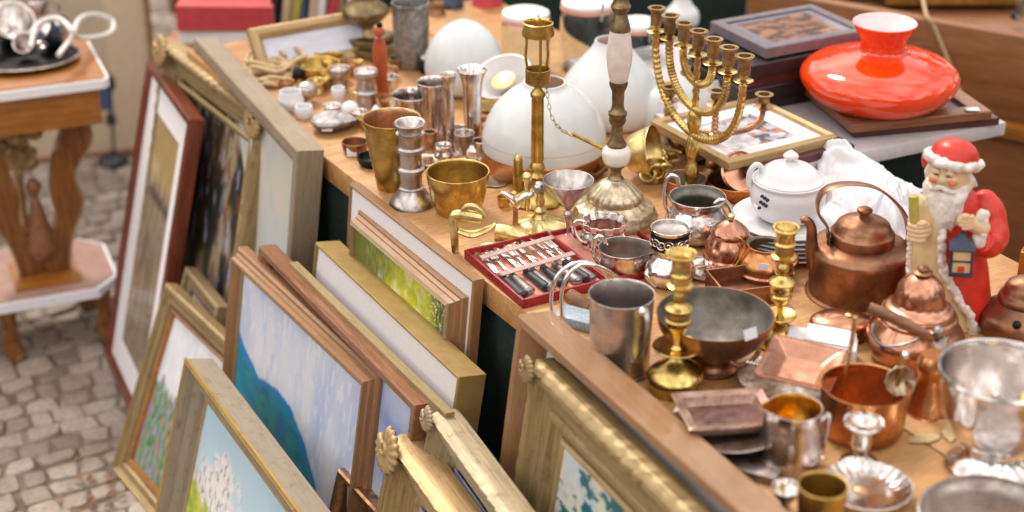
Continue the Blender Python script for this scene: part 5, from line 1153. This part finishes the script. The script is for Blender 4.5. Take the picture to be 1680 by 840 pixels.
for q, (x_, yy_, s_) in enumerate([(512, 176, .3), (520, 186, .8), (535, 198, 1.0), (555, 208, .95), (572, 214, .6), (584, 218, .15)]):
    c = i.q(x_, yy_ + 4, 0); rings.append([(c.x + math.cos(a_) * 6 * i.k * s_ * .4, c.y + math.cos(a_) * 34 * i.k * s_, .012 + max(-.010, math.sin(a_) * .012 * s_) + .006 * abs(math.cos(a_))) for a_ in [w2 * math.pi / 9 for w2 in range(18)]])
loft(rings).build('scoop', MT['steelrough'], i.root); 
g = G(); g.box(i.q(540, 212, -30), (.018, .001, .008), .0003); g.build('label', MT['paper'], i.root)
i = It('silver_ball_knob', 'silver round knob with a black ball on top, at the left table edge', 'knob', 505, 168); i.turned('knob', [(170, 8), (160, 7), (156, 16), (146, 18), (138, 14), (134, 4)], 'tarnish', 3)
i = It('black_ball_knob', 'small black ball on a short brass stem among brass bits', 'knob', 492, 134); i.turned('stem', [(136, 8), (130, 6), (126, 6)], 'brass', 0); i.knob('ball', 492, 119, 11, 'iron')
# rope heap
g = G(); c0 = P(444, 128)
for q in range(7):
    a0 = rg.uniform(0, 6); rx, ry = rg.uniform(.022, .045), rg.uniform(.015, .04); pts = [(math.cos(a0 + w2 * .26) * rx * (1 + .03 * w2), math.sin(a0 + w2 * .26) * ry * (1 + .02 * w2) + .01 * q - .03, .006 + .005 * q * .8 + .004 * math.sin(w2)) for w2 in range(24)]; g.tube(pts, .0042, 7)
rt = empty('cord_coil', c0, 'tangled coil of golden brown cord at the far left table edge', 'cord'); g.build('coil', MT['cord'], rt)
brs = [(560, 135, 'brass'), (538, 142, 'palebrass'), (515, 108, 'palebrass'), (573, 206, 'copper'), (590, 200, 'silver'), (545, 190, 'silver'), (600, 210, 'palebrass'), (520, 150, 'palebrass'), (578, 120, 'rosebrass'), (640, 130, 'rosebrass'), (652, 112, 'bronze'), (470, 150, 'rosebrass')]
names = ['yellow brass lid standing beside the small candle cup', 'pale brass cup lid left of the small candle cup', 'pale brass cover on the brass bowl', 'little copper cup by the scoop', 'little silver cup beside the copper cup by the scoop', 'silver salt dish behind the scoop', 'pale brass cup in front of the banded candle cup', 'pale brass dish behind the silver ball knob', 'reddish brass cup between the two banded candle cups', 'reddish brass cup right of the red turned handle', 'dark bronze cup beside the grey cylinder vase', 'reddish brass dish next to the coil of cord']
for (x_, y_, m_), lab in zip(brs, names):
    i = It('small_cup', lab, 'cup', x_, y_, 'small metal cups scattered at the table end'); s_ = rg.uniform(.8, 1.15); i.vessel('body', [(y_, 10 * s_), (y_ - 4, 12 * s_), (y_ - 12, 15 * s_), (y_ - 17, 16 * s_)], m_, None, wall=2, sm=2, floor=3, seg=28)
# ---- opal glass shades
def shade(name, label, x, y, pr, mat='opal', part='shade', seg=64, tilt=None, group=None):
    i = It(name, label, 'lamp shade', x, y, group); p_ = i.prof(pr, 5); w = 2.5 * i.k
    g = G(); g.lathe(p_ + [(max(r - w, .0005), z) for r, z in reversed(p_)], seg); g.build(part, MT[mat], i.root)
    if tilt: i.root.rotation_euler = tilt
    return i
i = shade('copper_band_shade', 'large white opal glass dome shade sitting in a copper band', 892, 268, [(262, 96), (245, 101), (224, 101), (222, 99.5), (219, 101), (198, 94), (172, 78), (150, 54), (140, 38), (134, 34)])
g = G(); pr = [(r * i.k, i.h(y)) for y, r in [(270, 97), (268, 101), (264, 103), (244, 103), (240, 104), (238, 103), (240, 101.5), (262, 98), (270, 97)]]; g.lathe(pr, 72); g.build('copper_band', MT['orangecopper'], i.root)
i.rod('band_ornament', [(900, 296, -98), (930, 296, -92), (945, 282, -88), (965, 290, -76), (978, 286, -66), (990, 276, -50)], [4, 9, 6, 8, 4, 6], 'oldcopper')
i = shade('bell_shade', 'small white bell glass shade tilted to show its round mouth, behind the copper band shade', 845, 178, [(150, 20), (140, 24), (128, 34), (112, 46), (106, 50)], tilt=(R(22), R(-18), 0)); g = G(); g.lathe([(0, 0), (16 * i.k, .001), (20 * i.k, .003), (18 * i.k, .004), (0, .004)], 30, (0, 0, i.h(118))); g.build('brass_disc', MT['palebrass'], i.root)
g = G(); g.lathe([(20 * i.k, 0), (24 * i.k, i.h(162)), (20 * i.k, i.h(150))], 40); g.build('neck', MT['opal'], i.root)
shade('globe_shade', 'round white opal glass globe behind the silver flute vase', 762, 146, [(146, 40), (138, 56), (118, 64), (94, 63), (66, 52), (46, 34), (35, 14), (33, 0)])
shade('broad_shade', 'broad white opal glass shade directly behind the marble column', 1000, 190, [(196, 70), (188, 82), (172, 88), (150, 84), (120, 68), (96, 48), (80, 34), (70, 28), (66, 27)])
shade('small_dome_shade', 'small white glass dome between the marble column and the menorah', 1078, 205, [(208, 32), (200, 36), (184, 36), (164, 28), (150, 16), (146, 0)])
shade('low_white_bowl', 'low white glass bowl seen through the menorah', 1150, 186, [(196, 30), (186, 44), (160, 54), (140, 50), (120, 40)])
for x_, y_, r_, yt, lab in ((862, 118, 40, 24, 'glass preserving jar with pink rubber ring, left of the larger jar'), (962, 110, 44, 6, 'large glass preserving jar with pink rubber ring at the top middle'), (1045, 118, 34, 40, 'smaller preserving jar right of the marble column')):
    i = It('preserving_jar', lab, 'jar', x_, y_, 'preserving jars'); i.vessel('body', [(y_, r_ * .8), (y_ - 4, r_ * .95), (y_ - 20, r_), (yt + 22, r_), (yt + 12, r_ * .92), (yt + 8, r_ * .92)], 'glass', None, wall=2.5, sm=3)
    i.turned('rubber_ring', [(yt + 9, r_ * .93), (yt + 8, r_), (yt + 5, r_), (yt + 4, r_ * .93)], 'rubber', 0); i.turned('lid', [(yt + 5, r_ * .9), (yt + 1, r_ * .97), (yt - 5, r_ * .95), (yt - 9, r_ * .6), (yt - 10, 0)], 'plastic', 2)
    i.rod('wire_clip', [(x_ + r_ * .5, yt, -r_), (x_ + r_ * .5, yt + 12, -r_ * 1.02), (x_ + r_ * .45, yt + 30, -r_ * 1.04)], 1.8, 'steel')
# fallen brass cup right of marble lamp
i = It('fallen_brass_bell', 'shiny yellow brass bell shaped cup lying on its side, right of the marble column', 'bell', 1040, 290)
Mb = Matrix.Translation(Vector((6 * i.k, 0, 42 * i.k))) @ Matrix.Rotation(R(-20), 4, 'Z') @ Matrix.Rotation(R(78), 4, 'Y')
g = G(); g.lathe([(r * i.k, z * i.k) for r, z in spline([(0, -22), (14, -22), (28, -14), (36, 2), (42, 20), (45, 26), (43, 26), (38, 18), (32, 2), (22, -12), (0, -16)], 4)], 48, (0, 0, 0), 1, 1, None, Mb); g.build('bell', MT['palebrass'], i.root)
g = G()
for q in range(3): g.torus((20 * i.k + q * 14 * i.k, -30 * i.k, (18 + 4 * q) * i.k), 12 * i.k, 3 * i.k, 20, 8, Matrix.Rotation(R(60 + 30 * q), 3, 'X'))
g.build('loops', MT['palebrass'], i.root)
i = It('gold_paper_ribbon', 'crumpled pale gold ribbon heap behind the silver urn', 'ribbon', 1086, 268)
g = G()
for q in range(9):
    pts = [(rg.uniform(-26, 34) * i.k, rg.uniform(-16, 16) * i.k, (5 + rg.uniform(0, 20)) * i.k) for w2 in range(5)]; g.tube([Vector(p) for p in spline(pts, 5)], 3.4 * i.k, 8)
g.build('ribbon', MT['palebrass'], i.root)
i = It('white_teacup', 'white teacup handle peeking behind the copper pan', 'cup', 1186, 282, z0=TZ); i.vessel('body', [(286, 18), (282, 20), (268, 24), (258, 25)], 'porcelain', None, wall=2.5, sm=3); i.rod('handle', [(1172, 268, -20), (1170, 252, -20), (1186, 246, -20), (1202, 252, -20)], 3, 'porcelain')
# small framed mirror, books, far stall
leaning((408, 46), (606, 12), .80, .7, 'wide gold framed mirror with painted pale reflection, standing at the far table end', [(0, .02), (0, .004), (.004, 0), (.014, .001), (.022, .008), (.022, .02)], MT['giltwood'], lambda u, v: mixc((.55, .56, .68), (.66, .66, .76), .5 + fn_noise(u, v, 4, 2)), zb=TZ + .004)  # the mirror's pale bluish reflection is painted on as mottled colour
BZ = .60
rt = empty('back_bench', P(400, 80, BZ) * Vector((1, 1, 0)) if False else Vector((P(400, 80, BZ).x, P(400, 80, BZ).y, 0)), 'orange brown wooden bench behind the stall table, carrying books', 'bench', None, R(-8))
g = G(); g.box((.12, .16, BZ - .015), (.62, .34, .03), .003); g.build('bench_top', MT['orangewood'], rt)
for x_ in (-.15, .38):
    for y_ in (.03, .28): g = G(); g.box((x_, y_, (BZ - .03) / 2), (.04, .04, BZ - .03), .003); g.build('leg', MT['brownwood'], rt)
for q, (x_, y_, d_, h_, m_, lab) in enumerate([(378, 68, (.20, .20), .030, 'paper', 'white paged book at the bottom of the pile on the back bench'), (378, 68, (.21, .21), .055, 'redcover', 'thick red book on the back bench'), (384, 58, (.16, .15), .018, 'cord', 'thin yellowish book on the red book'), (390, 56, (.15, .13), .016, 'palewood', 'uppermost tan book of the pile on the back bench')]):
    z_ = BZ + (0, .031, .088, .107)[q]; p = P(x_, y_, BZ) + Vector((0, .08, 0)); p.z = z_; rt = empty('book', p, lab, 'book', 'books piled on the back bench', R(-6 + 4 * q)); g = G(); g.box((0, 0, h_ / 2), (d_[0] - .006, d_[1] - .006, h_ - .006)); g.build('pages', MT['matboard'], rt); 
    g = G(); g.box((0, 0, .0015), (d_[0], d_[1], .003)); g.box((0, 0, h_ - .0015), (d_[0], d_[1], .003)); g.box((0, -d_[1] / 2 + .001, h_ / 2), (d_[0], .003, h_ - .006)); g.build('cover', MT[m_], rt)
cols = ['iron', 'beige', 'brass', 'bluepaper', 'beige', 'matboard', 'redcover', 'palewood', 'matboard']; nmz = ['black', 'beige', 'golden', 'dark blue', 'second beige', 'white', 'red', 'tan', 'last white']
for q, m_ in enumerate(cols):
    p = P(452 + q * 15, 34, .66); p.z = BZ + .001; rt = empty('standing_book', p + Vector((0, .1, 0)), nmz[q] + ' spined book standing upright in the row behind the gold frame', 'book', 'row of upright books', R(-12)); rt.rotation_euler[1] = R(rg.uniform(4, 12)); g = G(); g.box((0, 0, .10), (.018, .13, .2), .002); g.build('cover', MT[m_] if m_ not in ('iron', 'brass') else MT[{'iron': 'black', 'brass': 'candle'}[m_]], rt); g = G(); g.box((0, 0, .2005), (.013, .12, .002)); g.build('pages', MT['paper'], rt)
rt = empty('back_stall', Vector((.35, 3.78, 0)), 'dark cloth covered stall table behind the jars', 'stall', None, R(-6))
g = G(); g.box((0, .3, .68), (1.5, .7, .03), .004); g.build('table_top', MT['brownwood'], rt)
g = G(); g.box((0, .3, .35), (1.56, .76, .69), .01); g.build('cloth', MT['darksheet'], rt)
i = It('red_jug', 'blurred red enamel jug on the back stall', 'jug', 800, 22, z0=.70); i.vessel('body', [(24, 24), (14, 28), (0, 24), (-20, 20), (-40, 24)], 'redcover', None, wall=3, sm=3)
i = It('white_bottle', 'blurred white porcelain bottle on the back stall, above the menorah', 'bottle', 1118, 36, z0=.70); i.turned('body', [(42, 26), (36, 29), (20, 28), (8, 18), (-4, 12), (-20, 11)], 'porcelain', 3)
i = It('green_bottle', 'dark teal glass bottle at the top edge behind the globe shade', 'bottle', 742, 26, z0=.70); i.turned('body', [(30, 18), (26, 20), (6, 19), (-8, 10), (-24, 8)], 'navy', 3)
i = It('copper_jug', 'small reddish copper jug beside the teal bottle on the back stall', 'jug', 716, 38, z0=.70); i.vessel('body', [(40, 12), (34, 16), (22, 16), (12, 11), (6, 13)], 'oldcopper', None, wall=3, sm=3)

# ---------------- left side table ----------------
LZ = .61
C_ = P(180, 127, LZ); u = (C_ - P(0, 150, LZ)).normalized(); dv = Vector((-u.y, u.x, 0)); ML = Matrix(((u.x, dv.x, 0), (u.y, dv.y, 0), (0, 0, 1)))
rt = empty('side_table', Vector((C_.x, C_.y, 0)) - u * .22, 'small wooden side table with white trimmed top, lyre shaped legs and lower shelf', 'side table'); rt.rotation_euler = ML.to_euler()
tw, td = .56, .30; x0 = .22
def chamf(xc, w, d, yc, c): return [(xc - w / 2 + c, yc - d / 2), (xc + w / 2 - c, yc - d / 2), (xc + w / 2, yc - d / 2 + c), (xc + w / 2, yc + d / 2 - c), (xc + w / 2 - c, yc + d / 2), (xc - w / 2 + c, yc + d / 2), (xc - w / 2, yc + d / 2 - c), (xc - w / 2, yc - d / 2 + c)]
g = G(); g.prism(chamf(x0 - tw / 2, tw, td, td / 2, .012), LZ - .022, LZ - .003); g.build('top_trim', MT['doily'], rt, smooth=False)
g = G(); g.prism(chamf(x0 - tw / 2, tw - .012, td - .012, td / 2, .010), LZ - .0025, LZ); g.build('table_top', MT['orangewood'], rt, smooth=False)
g = G(); g.box((x0 - tw / 2, td / 2, LZ - .068), (tw - .04, td - .05, .078), .004); g.build('apron', MT['orangewood'], rt)
k = depth(C_) / F
def plank(sgn):
    zt_, zb_ = LZ - .11, .158; xt, xb = sgn * .062 + (-.0), sgn * .018; n = 24; Lp = []; Rp = []
    for q in range(n + 1):
        t_ = q / n; z = zb_ + (zt_ - zb_) * t_; cx_ = sgn * (.030 + .068 * t_ - .010 * math.sin(t_ * 12.5)); hw_ = .021 + .008 * math.sin(t_ * 9 + .5) ** 2 + .006 * t_
        Lp.append((cx_ - hw_, z)); Rp.append((cx_ + hw_, z))
    poly = Lp + Rp[::-1]; g = G(); g.prism(poly, -.02, .02, Matrix(((1, 0, 0), (0, 0, -1), (0, 1, 0))))
    M4 = Matrix.Translation((cxl, td / 2 - .04, 0)); o = g.build('lyre_leg', MT['walnut'], rt, M=M4)
    g = G(); g.tube([(p[0] , -.021, p[1]) for p in (Rp if sgn > 0 else Lp)], .0028, 6); g.build('edge_strip', MT['palewood'], o)
cxl = .05 
plank(1); plank(-1)
g = G(); g.lathe([(0, .19), (.02, .19), (.024, .195), (.020, .20), (.032, .207), (.033, .222), (.025, .255), (.011, .32), (.006, .332), (.014, .345), (.016, .358), (.009, .372), (0, .374)], 32, (cxl, td / 2 - .05, 0)); g.build('finial', MT['brownwood'], rt)
g = G(); g.box((cxl, td / 2 - .04, .175), (.07, .03, .08), .006); g.build('lyre_block', MT['walnut'], rt)
g = G(); g.prism(chamf(cxl - .09, .47, .27, td / 2 - .03, .05), .128, .149); g.build('shelf_trim', MT['doily'], rt, smooth=False)
g = G(); g.prism(chamf(cxl - .09, .455, .255, td / 2 - .03, .048), .1495, .152); g.build('shelf', MT['pinktop'], rt, smooth=False)
g = G(); g.box((cxl, td / 2 - .05, .1537), (.14, .15, .003)); g.build('shelf_panel', MT['orangewood'], rt)
for x_, y_ in ((cxl + .10, .02), (cxl - .10, .02), (cxl + .08, td - .10), (cxl - .10, td - .10)):
    g = G(); g.tube([Vector(p) for p in spline([(x_, y_, .128), (x_ + .006, y_ - .004, .08), (x_ + .002, y_, .045), (x_ + .012, y_ - .006, .012), (x_ + .018, y_ - .01, .002)], 4)], [.026, .024, .020, .016, .014, .016, .018, .020, .018] + [.02] * 8, 14); g.build('foot', MT['walnut'], rt)
# tray with silverware
i = It('black_tray', 'oval black tray with silver rim on the side table, heaped with silverware', 'tray', 28, 100, z0=LZ)
i.turned('tray', [(104, 80), (102, 88), (96, 98), (90, 102), (89, 101), (96, 90), (99, 70)], 'iron', 0, 64, sy=.8); g = G(); g.torus((0, 0, i.h(90)), 101 * i.k, 1.6 * i.k, 64, 8, Matrix.Diagonal((1, .8, 1))); g.build('rim', MT['silver'], i.root)
tz = LZ + i.h(99) + .001
for (x_, y_, pr, m_, tl, lab) in [(20, 70, [(0, 14), (10, 24), (34, 34), (46, 36)], 'silver', (R(35), R(20), 0), 'big silver sugar pot tipped over on the black tray'), (72, 76, [(0, 12), (8, 20), (26, 24), (36, 22)], 'silver', (R(-20), R(60), 0), 'silver cream jug lying on the black tray'), (100, 80, [(0, 10), (8, 18), (22, 22), (32, 24)], 'bluemetal', (R(20), R(-50), 0), 'dark blue lined silver cup at the right end of the black tray'), (-10, 88, [(0, 10), (8, 20), (20, 26), (28, 28)], 'chrome', (R(0), R(-30), 0), 'silver bowl at the left end of the black tray'), (48, 92, [(0, 8), (6, 14), (20, 16), (28, 18)], 'tarnish', (R(50), 0, 0), 'tarnished small cup at the front of the black tray'), (64, 40, [(0, 10), (8, 16), (24, 20), (32, 18)], 'tarnish', (R(0), R(0), 0), 'tarnished pot standing at the back of the black tray')]:
    if 'bluemetal' not in MT: MT['bluemetal'] = metal('blue_steel', (.14, .17, .24), (.04, .05, .08), .25, 40)
    j = It('silver_vessel', lab, 'silver cup', x_, y_, 'silverware heaped on the black tray', z0=tz); kk = j.k; pp = spline([(r * kk, z * kk) for z, r in pr], 4); g = G(); g.lathe([(0, pp[0][1])] + pp + [(r - 2 * kk, z) for r, z in reversed(pp)] + [(0, pp[0][1] + 2 * kk)], 36); g.build('body', MT[m_], j.root); g = G(); g.torus((pp[-1][0] + 8 * kk, 0, pp[-1][1] * .6), 11 * kk, 2 * kk, 20, 6, Matrix.Rotation(R(90), 3, 'X')); g.build('handle', MT[m_], j.root); j.root.rotation_euler = tl; j.root.location.z += .016
def cable(name, pts, r, mat, label, cat, z=None):
    q = [tuple(P(x_, y_, z_)) for x_, y_, z_ in pts]; g = G(); g.tube([Vector(p) for p in spline(q, 6)], r, 8); o = g.build(name, MT[mat]); tag(o, label, cat); return o
cable('white_cable', [(50, 78, .66), (62, 40, .69), (95, 30, .70), (118, 50, .69), (130, 62, .66), (165, 60, .63), (184, 50, .62), (182, 32, .63), (150, 24, .66), (128, 34, .68), (118, 60, .67), (96, 90, .66)], .0055, 'plastic', 'looped white cable hanging over the right side of the black tray', 'cable')
# gilt ornament under the side table
i = It('gilded_ornament', 'lumpy bright gold carved ornament standing on the shelf of the side table', 'ornament', 50, 424, z0=.153)
g = G(); 
for q in range(46): g.ball(Vector((rg.gauss(0, 15) * i.k, rg.gauss(0, 10) * i.k, i.h(228) + rg.gauss(0, 24) * i.k)), rg.uniform(7, 15) * i.k, 10, 8)
remeshed('carving', g, MT['giltwood'], i.root, 2.4 * i.k, 1); i.turned('stand', [(430, 26), (426, 28), (416, 10), (380, 7), (320, 6), (262, 9)], 'giltwood', 0)
# framed picture leaning behind, black lamp foot, stool
leaning((-260, -330), (208, -352), .98, .10, 'large beige bordered picture leaning behind the side table', [(0, .03), (0, .002), (.002, 0), (.012, .001), (.014, .006), (.014, .03)], MT['brownwood'], lambda u, v: (.05, .09, .2) if v < .10 else mixc((.42, .32, .24), (.5, .4, .3), .5 + fn_noise(u, v, 4)), matw=.11, matmat=MT['beige'])
i = It('black_lamp_foot', 'small black lamp foot with thin stem on the cobbles behind the side table', 'lamp foot', 186, 268, z0=0)
i.turned('foot', [(270, 24), (266, 26), (258, 22), (250, 8)], 'black', 2); i.rod('stem', [(188, 256), (192, 200), (196, 130)], 2.4, 'black', 8, 0); i.turned('socket', [(205, 5), (202, 9), (190, 8), (184, 4)], 'black', 0, c=(4, 0)); i.turned('plug', [(148, 5), (144, 9), (128, 8), (122, 4)], 'black', 0, c=(9, 0))
rt = empty('wooden_stool', Vector((P(282, 62, 0).x, P(282, 62, 0).y, 0)), 'dark red brown wooden stool behind the leaning picture frames', 'stool')
for x_, y_, m_ in ((-.10, 0, 'walnut'), (.06, .04, 'brownwood'), (-.04, .28, 'walnut'), (.14, .3, 'walnut')): g = G(); g.tube([(x_, y_, 0), (x_ + .01, y_, .25), (x_ + .012, y_, .5)], [.02, .026, .03], 14); g.build('leg', MT[m_], rt)
g = G(); g.box((.02, .15, .51), (.36, .4, .03), .006); g.build('seat', MT['brownwood'], rt)
# leaf litter
g = G()
for q in range(26):
    x_, y_ = rg.gauss(160, 38), rg.gauss(815, 28); p = P(x_, y_, 0); a_ = rg.uniform(0, 6); s_ = rg.uniform(.006, .016); pr = [(-1, 0), (-.4, .45), (.3, .4), (1, 0), (.3, -.4), (-.4, -.45)]
    g.add([(p.x + s_ * (x * math.cos(a_) - y * math.sin(a_)), p.y + s_ * (x * math.sin(a_) + y * math.cos(a_)), .0065 + rg.uniform(0, .004) + abs(y) * s_ * .5) for x, y in pr], [(0, 1, 2, 3), (0, 3, 4, 5)])
o = g.build('leaf_litter', MT['leaf']); tag(o, 'scattered dry brown leaf bits between the paving stones', 'leaf litter', kind='stuff')

# ---------------- more small wares at the crowded far end ----------------
extra = [
 ('silver_saucer', 'small silver saucer in front of the row of silver beakers', 'saucer', 700, 268, [(269, 8), (268, 16), (264, 24), (262, 26)], 'silver'),
 ('silver_cream_pot', 'small bellied silver pot between beaker and silver flute', 'pot', 728, 270, [(272, 10), (268, 14), (256, 17), (244, 12), (238, 14)], 'silver'),
 ('glass_salt_cup', 'small glass salt cup with silver foot left of the copper band shade', 'cup', 790, 262, [(264, 12), (260, 13), (250, 9), (238, 14), (230, 15)], 'silver'),
 ('silver_thimble_cup', 'silver thimble cup beside the foot of the flute vase', 'cup', 752, 232, [(234, 9), (230, 9), (216, 10), (208, 11)], 'tarnish'),
 ('round_brass_box', 'round yellow brass box behind the small candle cup', 'box', 545, 112, [(114, 22), (110, 24), (98, 24), (92, 22)], 'brass'),
 ('pale_brass_bowl', 'pale brass bowl at the foot of the gold frame', 'bowl', 472, 118, [(120, 14), (116, 18), (108, 24), (102, 26)], 'palebrass'),
 ('brass_bell', 'little brass bell between the white cups and the brass bowl', 'bell', 520, 152, [(154, 14), (150, 14), (140, 9), (130, 6), (126, 2)], 'brass'),
 ('copper_ladle_bowl', 'little copper bowl in front of the red turned handle', 'bowl', 640, 176, [(178, 10), (174, 14), (166, 18), (160, 19)], 'rosebrass'),
 ('silver_tumbler', 'short silver tumbler left of the silver goblet', 'tumbler', 640, 152, [(154, 12), (150, 13), (136, 15), (126, 16)], 'silver'),
 ('white_lidded_jar', 'white lidded china jar under the bronze urn lamp', 'jar', 575, 190, [(192, 12), (188, 14), (178, 15), (170, 10), (166, 3)], 'porcelain'),
 ('pewter_jug', 'pewter jug right of the grey cylinder vase', 'jug', 730, 110, [(112, 14), (108, 18), (94, 20), (80, 14), (70, 16)], 'pewter'),
 ('silver_sugar_bowl', 'silver sugar bowl left of the tall straight silver beaker', 'bowl', 660, 190, [(192, 14), (188, 16), (180, 22), (172, 22)], 'silver'),
 ('brass_cup_saucer', 'flat yellow brass dish between the white globe and the flute vase', 'dish', 808, 178, [(180, 14), (178, 22), (174, 28), (172, 29)], 'palebrass'),
 ('rose_copper_cup', 'rosy copper cup at the foot of the white globe', 'cup', 800, 220, [(222, 12), (218, 13), (206, 15), (196, 17)], 'rosebrass'),
 ('tall_brass_spindle', 'tall thin brass spindle among the cups at the far end', 'candlestick', 590, 150, [(152, 12), (149, 12), (146, 5), (130, 4), (124, 7), (118, 4), (106, 6), (100, 9)], 'brass'),
 ('silver_pepper_pot', 'silver pepper pot with pierced dome right of the scoop', 'pepper pot', 618, 206, [(208, 9), (205, 10), (192, 9), (184, 10), (176, 6), (172, 0)], 'silver'),
 ('brass_finial_cup', 'brass cup with a narrow foot behind the menorah stem', 'cup', 1112, 250, [(252, 12), (249, 12), (244, 4), (238, 4), (230, 12), (220, 14)], 'brass'),
 ('brass_mortar', 'small brass mortar right of the fallen bell', 'mortar', 1076, 296, [(298, 14), (294, 15), (284, 12), (272, 16), (266, 18)], 'oldbrass'),
 ('pewter_dish', 'shallow pewter dish left of the copper band shade', 'dish', 812, 300, [(302, 10), (301, 16), (298, 22), (297, 23)], 'pewter'),
 ('amber_cup', 'small amber brass cup standing behind the forked silver stand', 'cup', 826, 338, [(340, 8), (338, 9), (330, 10), (322, 11)], 'brass'),
]
for nm, lab, cat, x_, y_, pr, mt_ in extra:
    i = It(nm, lab, cat, x_, y_)
    if pr[-1][1] > 6 and mt_ != 'x': i.vessel('body', pr, mt_, None, wall=2, sm=3, seg=32)
    else: i.turned('body', pr, mt_, 3, 32)
# wood far off behind the camera's back and round the market: gives the metals something to mirror
m, t, b = new_mat('foliage'); n = noise_n(t, 1.2, 3); r = ramp(t, [(.35, (.03, .05, .02)), (.65, (.09, .12, .045))]); t.links.new(n.outputs['Fac'], r.inputs[0]); t.links.new(r.outputs[0], b.inputs['Base Color']); b.inputs['Roughness'].default_value = .8
g = G(); rg = random.Random(11); V = []; Fc = []
for q in range(15000):
    az = rg.uniform(0, 2 * math.pi); cl = noise.noise(Vector((math.cos(az) * 2.6, math.sin(az) * 2.6, 0))); hmax = 4.4 + 5.0 * cl + 1.6 * noise.noise(Vector((az * 5, 3, 0)))
    z = rg.uniform(0, 1) ** .8 * hmax; rd = 12 + rg.uniform(-1.6, 1.6)
    if z > 1.5 and noise.noise(Vector((az * 7, z * .6, 2))) < -.28: continue
    c = Vector((math.cos(az) * rd, math.sin(az) * rd + 2, z)); s_ = rg.uniform(.16, .42); a_ = Vector((rg.gauss(0, 1), rg.gauss(0, 1), rg.gauss(0, 1))).normalized(); b_ = a_.orthogonal().normalized(); n0 = len(V)
    V += [c - a_ * s_, c + b_ * s_ * .6, c + a_ * s_, c - b_ * s_ * .6]; Fc.append((n0, n0 + 1, n0 + 2, n0 + 3))
g.add(V, Fc); o = g.build('surrounding_trees', m, smooth=False); tag(o, 'dark green mass of trees round the market place', 'trees', kind='stuff')

# ---------------- second level: pieces that belong to a part ----------------
SUB = {'knob': 'lid', 'lid_knob': 'lid', 'button': 'lid', 'liner': 'moulding', 'gold_lip': 'moulding', 'corner_shell': 'moulding', 'corner_leaf': 'moulding',
       'lantern_pane': 'lantern', 'lantern_flame': 'lantern', 'hat_brim': 'hat', 'eye': 'head', 'eyebrow': 'head', 'cheek': 'head', 'beard': 'head', 'thumb_rest': 'handle',
       'handle_rivet': 'handle', 'washer': 'handle', 'handle_wire': 'handle', 'rivet': 'rivet_plate', 'crown_wire': 'crown_ring', 'black_band': 'body', 'scroll_ornament': 'body',
       'flower_decor': 'body', 'base_band': 'body', 'medallion': 'bowl', 'rim_band': 'bowl', 'band_ornament': 'copper_band', 'fur_trim': 'coat', 'fur_hem': 'coat', 'beaded_rim': 'dish', 'strap': 'case', 'inlay': 'case', 'lid_lining': 'lid'}
for o in [o for o in bpy.data.objects if o.parent and not o.parent.parent]:
    base = o.name.split('.')[0]
    if base in SUB:
        sib = [q for q in o.parent.children if q.name.split('.')[0] == SUB[base] and q is not o]
        if sib and sib[0].matrix_local == Matrix.Identity(4) and not o.children: o.parent = sib[0]
